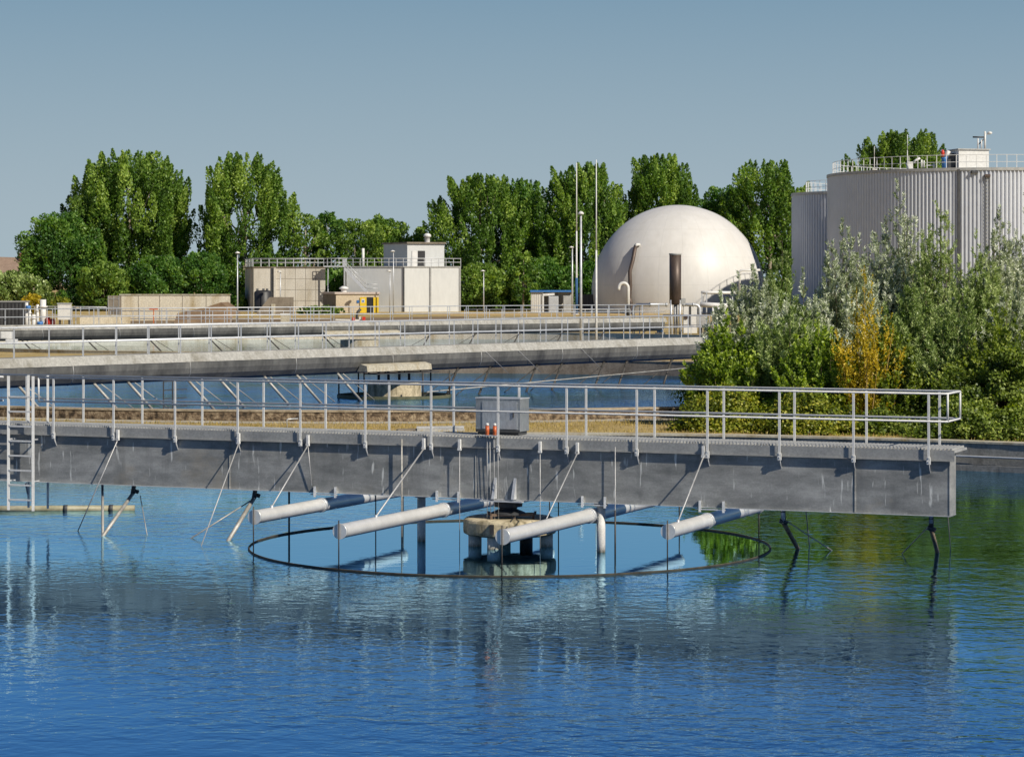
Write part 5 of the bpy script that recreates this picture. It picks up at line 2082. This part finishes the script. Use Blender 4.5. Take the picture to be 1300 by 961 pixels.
far_tree('shrub', 'dark shrub behind the black container beside the dome', 755, 330, 60, 341, 'round', 'poplar_b', 0.0, 'shrubs under the trees', 1.3, seed=22, cat='shrub')
far_tree('shrub', 'small leafy shrub in front of the poplars left of the masts', 664, 317, 32, 330, 'round', 'poplar', 0.2, 'shrubs under the trees', 1.0, seed=23, cat='shrub')
far_tree('willow_bush', 'grey green willow bush at the far left edge', 12, 340, 58, 320, 'round', 'willow_g', 0.0, 'willow bushes at the far left', 1.2, seed=24, cat='bush', leaf=0.4)
far_tree('willow_bush', 'grey green willow bush with yellow flowers beside it, right of the edge bush', 42, 348, 40, 318, 'round', 'willow_g', 0.0, 'willow bushes at the far left', 1.1, seed=25, cat='bush', leaf=0.4)
far_tree('broom_bush', 'yellow flowering bush at the foot of the leftmost tree', 40, 372, 26, 300, 'round', 'birch', 0.0, 'yellow bushes at the far left', 0.9, seed=26, cat='bush', leaf=0.35)
far_tree('broom_bush', 'small yellow bush right of the flowering bush, before the leftmost tree', 78, 376, 22, 296, 'round', 'bramble_y', 0.0, 'yellow bushes at the far left', 0.9, seed=27, cat='bush', leaf=0.35)
far_tree('hedge', 'low clipped green hedge in front of the concrete tank house', 408, 388, 62, 300, 'round', 'poplar_c', 0.0, None, 1.2, seed=28, cat='hedge', leaf=0.35)
far_tree('shrub', 'low shrub in front of the tank house left corner', 300, 368, 26, 334, 'round', 'poplar_b', 0.0, 'shrubs under the trees', 1.2, seed=29, cat='shrub')
far_tree('shrub', 'dark filler shrub seen between tank house and silo', 425, 340, 50, 346, 'round', 'poplar_b', 0.0, 'shrubs under the trees', 1.3, seed=30, cat='shrub')


def shoot_shrub(name, label, px, ytop, wpx, Y, mat, seed, nshoot=90, leafL=0.135, leafW=0.032, group=None, cat='bush', stem_mat='twig', lean=0.0, lo=0.10, tw=11, lp=48,
                tint0=0.0, top_pow=1.4):
    """multi-stemmed shrub: stems fan up from the base, twigs along them carry narrow leaves"""
    rng = np.random.default_rng(500 + seed)
    zb = G0
    x0 = XA(px, Y)
    h = ZA(ytop, Y) - zb
    w = wpx / F * Y
    t = thing(name, label, cat, (x0, Y, zb), 0, group)
    mb = MB()
    C, NN, AX, TT = [], [], [], []
    for i in range(nshoot):
        a = rng.uniform(0, 2 * PI)
        k = math.sqrt(rng.uniform(0, 1))
        if i == 0:
            k = 0.05
        dx, dy = k * math.cos(a) * w / 2, k * math.sin(a) * w * 0.42
        hh = h * (1 - 0.52 * k ** top_pow) * (rng.uniform(0.76, 1.0) if i else 1.0)
        b0 = np.array([x0 + dx * 0.30, Y + dy * 0.30, zb])
        tip = np.array([x0 + dx * 1.0 + lean * hh, Y + dy, zb + hh])
        mid = (b0 + tip) / 2 + np.array([dx * 0.10, dy * 0.1, hh * 0.06])
        if i % 5 == 0:
            mb.tube([b0, mid, tip], [0.028, 0.016, 0.005], 4, caps=False)
        for j in range(tw):
            s_ = lo + (1 - lo) * ((j + rng.uniform(0, 1)) / tw)
            p = (1 - s_) ** 2 * b0 + 2 * s_ * (1 - s_) * mid + s_ ** 2 * tip
            dv = 2 * (1 - s_) * (mid - b0) + 2 * s_ * (tip - mid)
            dv /= np.linalg.norm(dv)
            ta = rng.uniform(0, 2 * PI)
            od = np.array([math.cos(ta), math.sin(ta), 0])
            td = dv * 0.75 + od * 0.62 * (1.1 - 0.5 * s_) + np.array([0, 0, 0.25])
            td /= np.linalg.norm(td)
            tl = rng.uniform(0.35, 0.95) * (1.15 - 0.55 * s_) * (h / 7) ** 0.5
            if s_ > 0.93:
                td = dv
            m_ = int(lp * rng.uniform(0.6, 1.2))
            q_ = rng.uniform(0.05, 1.0, m_)
            c = p + q_[:, None] * tl * td + np.array([0, 0, -0.12]) * (q_ ** 2)[:, None] * tl
            la = rng.uniform(0, 2 * PI, m_)
            e1 = np.cross(td, [0.2, 0.3, 0.9])
            e1 /= np.linalg.norm(e1)
            e2 = np.cross(td, e1)
            lo_ = np.cos(la)[:, None] * e1 + np.sin(la)[:, None] * e2
            ax = unit(td * 0.75 + lo_ * 0.7 + rng.normal(0, 0.15, (m_, 3)))
            c = c + ax * (leafL * 0.5)
            nr = unit(np.cross(ax, rng.normal(0, 1, (m_, 3))) + np.array([dx * 0.5, dy * 0.5 - 0.35, 0.6]) * 0.8)
            C.append(c)
            NN.append(nr)
            AX.append(ax)
            sh = 0.22 + 0.36 * s_ + 0.2 * k  # shade painted into the tint, deepest low and near the centre
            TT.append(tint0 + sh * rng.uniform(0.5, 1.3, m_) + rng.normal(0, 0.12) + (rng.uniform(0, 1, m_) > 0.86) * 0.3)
    C = np.concatenate(C)
    n = len(C)
    mb.build('stem', stem_mat, t)
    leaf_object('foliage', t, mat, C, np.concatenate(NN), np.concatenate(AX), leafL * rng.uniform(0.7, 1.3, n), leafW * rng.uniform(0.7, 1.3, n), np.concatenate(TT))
    return t


WG = 'willows right of the dome'
shoot_shrub('willow_tree', 'silvery willow at the left end of the thicket, in front of the dome', 952, 333, 130, 85.5, 'willow', 1, 150, group=WG, cat='willow')
shoot_shrub('willow_tree', 'thin silvery willow rising between dome and smaller ribbed tank', 992, 303, 70, 88, 'willow_g', 2, 70, group=WG, cat='willow')
shoot_shrub('willow_tree', 'silvery willow in front of the smaller ribbed tank edge', 1072, 277, 100, 87.5, 'willow', 3, 140, group=WG, cat='willow')
shoot_shrub('willow_tree', 'tallest silvery willow, in front of the big tank middle', 1138, 214, 130, 90, 'willow', 4, 190, group=WG, cat='willow', top_pow=0.9)
shoot_shrub('willow_tree', 'greener willow right of the tallest one', 1192, 254, 95, 88, 'willow_g', 5, 110, group=WG, cat='willow', tint0=0.1)
shoot_shrub('willow_tree', 'dense willow between the tank ladder and the right edge', 1240, 300, 110, 83, 'willow_g', 6, 120, group=WG, cat='willow', tint0=0.12)
shoot_shrub('willow_tree', 'tall silvery willow at the right edge of the photo', 1305, 222, 130, 86, 'willow', 7, 190, group=WG, cat='willow', top_pow=0.9)
shoot_shrub('willow_tree', 'low greenish willow with drooping twigs before the right edge', 1215, 375, 150, 79.5, 'willow_g', 8, 130, group=WG, cat='willow', tint0=-0.05)
shoot_shrub('willow_tree', 'low pale willow filling the thicket left of the yellow birch', 1022, 350, 110, 83.5, 'willow', 9, 110, group=WG, cat='willow')
shoot_shrub('willow_tree', 'tall silvery willow beside the tank ladder, left of the one at the right edge', 1268, 268, 96, 84.5, 'willow', 17, 140, group=WG, cat='willow')
shoot_shrub('willow_tree', 'pale willow low in the thicket at right, above the olive bush', 1292, 345, 120, 79.0, 'willow', 18, 120, group=WG, cat='willow')
shoot_shrub('birch_tree', 'young birch with yellow autumn leaves in the thicket', 1099, 328, 96, 78.7, 'birch', 10, 56, 0.075, 0.05, group=None, cat='birch', stem_mat='yellowtwig', lo=0.12, tw=12, lp=20, top_pow=0.8)
shoot_shrub('willow_tree', 'green young willow between the dome side willow and the birch', 1000, 372, 130, 81.5, 'willow_g', 11, 110, group=WG, cat='willow')
shoot_shrub('willow_tree', 'green young willow right of the birch under the tallest willow', 1158, 345, 120, 81.0, 'willow_g', 12, 120, group=WG, cat='willow')
shoot_shrub('sallow_bush', 'broad leaved green bush at the left end of the thicket, under the silvery willow', 925, 398, 120, 81.6, 'bramble', 13, 80, 0.12, 0.07, group='green bushes in the thicket', lp=22)
shoot_shrub('sallow_bush', 'broad leaved green bush below and left of the birch', 1040, 402, 120, 79.4, 'bramble', 14, 80, 0.12, 0.07, group='green bushes in the thicket', lp=22)
shoot_shrub('sallow_bush', 'olive leaved bush below and right of the birch', 1130, 408, 100, 79.2, 'olive', 15, 70, 0.12, 0.065, group='green bushes in the thicket', lp=22)
shoot_shrub('sallow_bush', 'olive leaved bush at the right edge above the rim brambles', 1275, 378, 140, 77.6, 'olive', 16, 100, 0.12, 0.06, group='green bushes in the thicket', lp=22)


def bramble(name, label, px, ytop, wpx, Y, mat, seed, group='brambles along the basin rim', n=26000, leaf=0.10, depth=2.2, zb=G0, cat='bush'):
    rng = np.random.default_rng(900 + seed)
    x0 = XA(px, Y)
    h = ZA(ytop, Y) - zb
    w = wpx / F * Y
    t = thing(name, label, cat, (x0, Y, zb), 0, group)
    ncl = 190
    p1_, p2_ = rng.uniform(0, 6, 2)
    C, NN, AX, TT = [], [], [], []
    mb = MB()
    for i in range(ncl):
        a = rng.uniform(0, 2 * PI)
        el = math.asin(rng.uniform(0, 1))
        s_ = rng.uniform(0.68, 1.0) if i % 8 else rng.uniform(1.0, 1.14)
        e = np.array([math.cos(a) * math.cos(el) * w / 2, math.sin(a) * math.cos(el) * depth / 2, math.sin(el) * h]) * s_
        e[2] *= 0.72 + 0.2 * math.sin(e[0] * 1.9 + p1_) + 0.14 * math.sin(e[0] * 4.3 + p2_)
        e[2] = max(e[2], 0.08)
        cr = rng.uniform(0.16, 0.52)
        m_ = n // ncl
        d_ = unit(rng.normal(0, 1, (m_, 3)))
        out = np.array([e[0] / (w / 2), e[1] / (depth / 2), e[2] / h + 0.2])
        out /= np.linalg.norm(out)
        c = np.array([x0, Y, zb]) + e + d_ * cr * rng.uniform(0.4, 1.0, (m_, 1)) * np.array([1.1, 1.0, 0.8])
        NN.append(unit(d_ * 0.8 + out * 0.8 + rng.normal(0, 0.5, (m_, 3))))
        AX.append(unit(rng.normal(0, 1, (m_, 3)) + np.array([0, 0, -0.2])))
        base = rng.uniform(0.08, 0.60)
        TT.append(base + 0.25 * (d_ @ out) + rng.normal(0, 0.13, m_) + (rng.uniform(0, 1, m_) > 0.93) * 0.3)  # clump insides tinted darker, shade painted into the leaves
        C.append(c)
        if i % 5 == 0:
            b0 = Vector((x0 + e[0] * 0.4, Y + e[1] * 0.4, zb))
            p1 = Vector((x0, Y, zb)) + Vector(e)
            mb.tube([b0, (b0 + p1) / 2 + Vector((0, 0, 0.25)), p1, p1 + Vector((e[0] * 0.12, e[1] * 0.12, 0.1))], [0.014, 0.011, 0.008, 0.004], 4, caps=False)
    mb.build('stem', 'twig', t)
    C = np.concatenate(C)
    C[:, 2] = np.maximum(C[:, 2], zb + 0.02)
    k = len(C)
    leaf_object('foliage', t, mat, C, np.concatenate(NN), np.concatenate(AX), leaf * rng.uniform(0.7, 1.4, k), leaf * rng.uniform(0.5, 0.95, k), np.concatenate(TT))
    return t


bramble('bramble_bush', 'bright green bramble at the left end of the thicket beside the second basin', 925, 418, 118, 82.0, 'bramble', 1, depth=3.5)
bramble('bramble_bush', 'yellowing low bramble behind the bridge railing, left half of the thicket', 918, 492, 116, 79.0, 'bramble_y', 2, n=20000, depth=2.4)
bramble('bramble_bush', 'light green bramble below the yellow birch', 1030, 425, 140, 80.0, 'bramble', 3, depth=3.2)
bramble('bramble_bush', 'yellow green bramble at the rim below the birch', 1030, 494, 130, 77.4, 'bramble_y', 4, n=20000, depth=2.0)
bramble('bramble_bush', 'bramble right of the birch, its darker leaves painting the shade of the hollow', 1140, 445, 90, 80.5, 'poplar_b', 5, depth=2.4)  # darker leaf material paints the shade of this hollow
bramble('bramble_bush', 'olive green bush at the right edge above the rim', 1262, 420, 170, 76.2, 'olive', 6, n=38000, depth=3.2)
bramble('bramble_bush', 'low dark growth at the rim beneath the railing end', 1150, 515, 110, 77.0, 'olive', 7, n=16000, depth=1.6)
bramble('bramble_bush', 'low olive growth spilling over the rim at right', 1245, 500, 150, 74.2, 'olive', 8, n=22000, depth=1.6)

# dry grass tufts on the strip between the basins
rng = np.random.default_rng(77)
cs = []
while len(cs) < 15000:
    px = rng.uniform(-40, 1320)
    Y = rng.uniform(70, 90)
    x = XA(px, Y)
    if math.hypot(x - TC.x, Y - TC.y) < R1 + 0.7 or math.hypot(x - T2.x, Y - T2.y) < R2 + 1.75:
        continue
    dens_ = 0.5 + 0.5 * math.sin(x * 0.9 + 1.3) * math.sin(Y * 1.1 + x * 0.4)
    if rng.uniform() > 0.25 + 0.75 * dens_:
        continue
    cs.append((x, Y, G0))
cs = np.array(cs)
n = len(cs)
hh = rng.uniform(0.05, 0.16, n)
ax = unit(np.stack([rng.normal(0, 0.35, n), rng.normal(0, 0.35, n), np.ones(n)], 1))
cs[:, 2] += hh / 2
go = thing('tmp_root', 'x', 'x')
grass = leaf_object('grass', go, 'dryblade', cs, unit(rng.normal(0, 1, (n, 3)) * np.array([1, 1, 0.2])), ax, hh, np.full(n, 0.018), rng.uniform(0, 1, n))
grass.parent = None
bpy.data.objects.remove(go)
grass['kind'] = 'stuff'
grass['label'] = 'dry yellow grass on the strip between the basins'
grass['category'] = 'grass'

# ------------------------------------------------------------------ light, sky, camera
SUN = Vector((0.563, -0.549, 0.616)).normalized()
sl_ = bpy.data.lights.new('sun', 'SUN')
sl_.energy = 5.0
sl_.angle = R(0.53)
sl_.color = (1.0, 0.93, 0.81)
so = bpy.data.objects.new('sun', sl_)
COL.objects.link(so)
so.rotation_euler = (-SUN).to_track_quat('-Z', 'Y').to_euler()
so.location = SUN * 100

w = bpy.data.worlds.new('World')
scene.world = w
w.use_nodes = True
nt = w.node_tree
bg = nt.nodes['Background']
sky = N(nt, 'ShaderNodeTexSky', sky_type='NISHITA')
sky.sun_disc = False
sky.sun_elevation = math.asin(SUN.z)
sky.sun_rotation = math.atan2(SUN.x, SUN.y)
sky.air_density = 1.2
sky.dust_density = 2.0
sky.ozone_density = 2.5
# grade the sky by elevation: hazy grey at the horizon, bluer and deeper above
tc = N(nt, 'ShaderNodeTexCoord')
sp = N(nt, 'ShaderNodeSeparateXYZ')
nt.links.new(tc.outputs['Generated'], sp.inputs[0])
gr = ramp(nt, sp.outputs['Z'], [(0, (4.556, 5.722, 6.389)), (0.03, (4.111, 5.278, 6.111)), (0.115, (2.278, 3.667, 4.944)), (0.17, (1.111, 2.778, 5.667)), (0.32, (0.333, 1.056, 3.111)), (1, (0.133, 0.333, 0.889))])
mx = N(nt, 'ShaderNodeMix', data_type='RGBA', blend_type='MIX')
mx.inputs[0].default_value = 0.9
nt.links.new(sky.outputs[0], mx.inputs[6])
nt.links.new(gr.outputs[0], mx.inputs[7])
nt.links.new(mx.outputs[2], bg.inputs['Color'])
bg.inputs['Strength'].default_value = 0.09

cam = bpy.data.cameras.new('camera')
cam.sensor_width = 36.0
cam.sensor_fit = 'HORIZONTAL'
cam.lens = F * 36 / 1300
cam.shift_y = -(480.5 - HY) / 1300
cam.clip_start = 0.5
cam.clip_end = 9000
co = bpy.data.objects.new('camera', cam)
COL.objects.link(co)
co.location = (0, 0, EYE)
co.rotation_euler = (PI / 2, 0, 0)
scene.camera = co

scene.render.engine = 'CYCLES'
scene.cycles.use_denoising = True
try:
    scene.cycles.denoiser = 'OPENIMAGEDENOISE'
    scene.cycles.denoising_prefilter = 'ACCURATE'
except Exception:
    pass
scene.cycles.caustics_reflective = True
scene.cycles.caustics_refractive = False
scene.cycles.blur_glossy = 0.0
scene.cycles.max_bounces = 5
scene.cycles.diffuse_bounces = 2
scene.cycles.glossy_bounces = 3
scene.cycles.transmission_bounces = 2
scene.cycles.sample_clamp_indirect = 8.0
scene.view_settings.view_transform = 'Standard'
scene.view_settings.look = 'None'
scene.view_settings.exposure = 0
scene.view_settings.gamma = 1
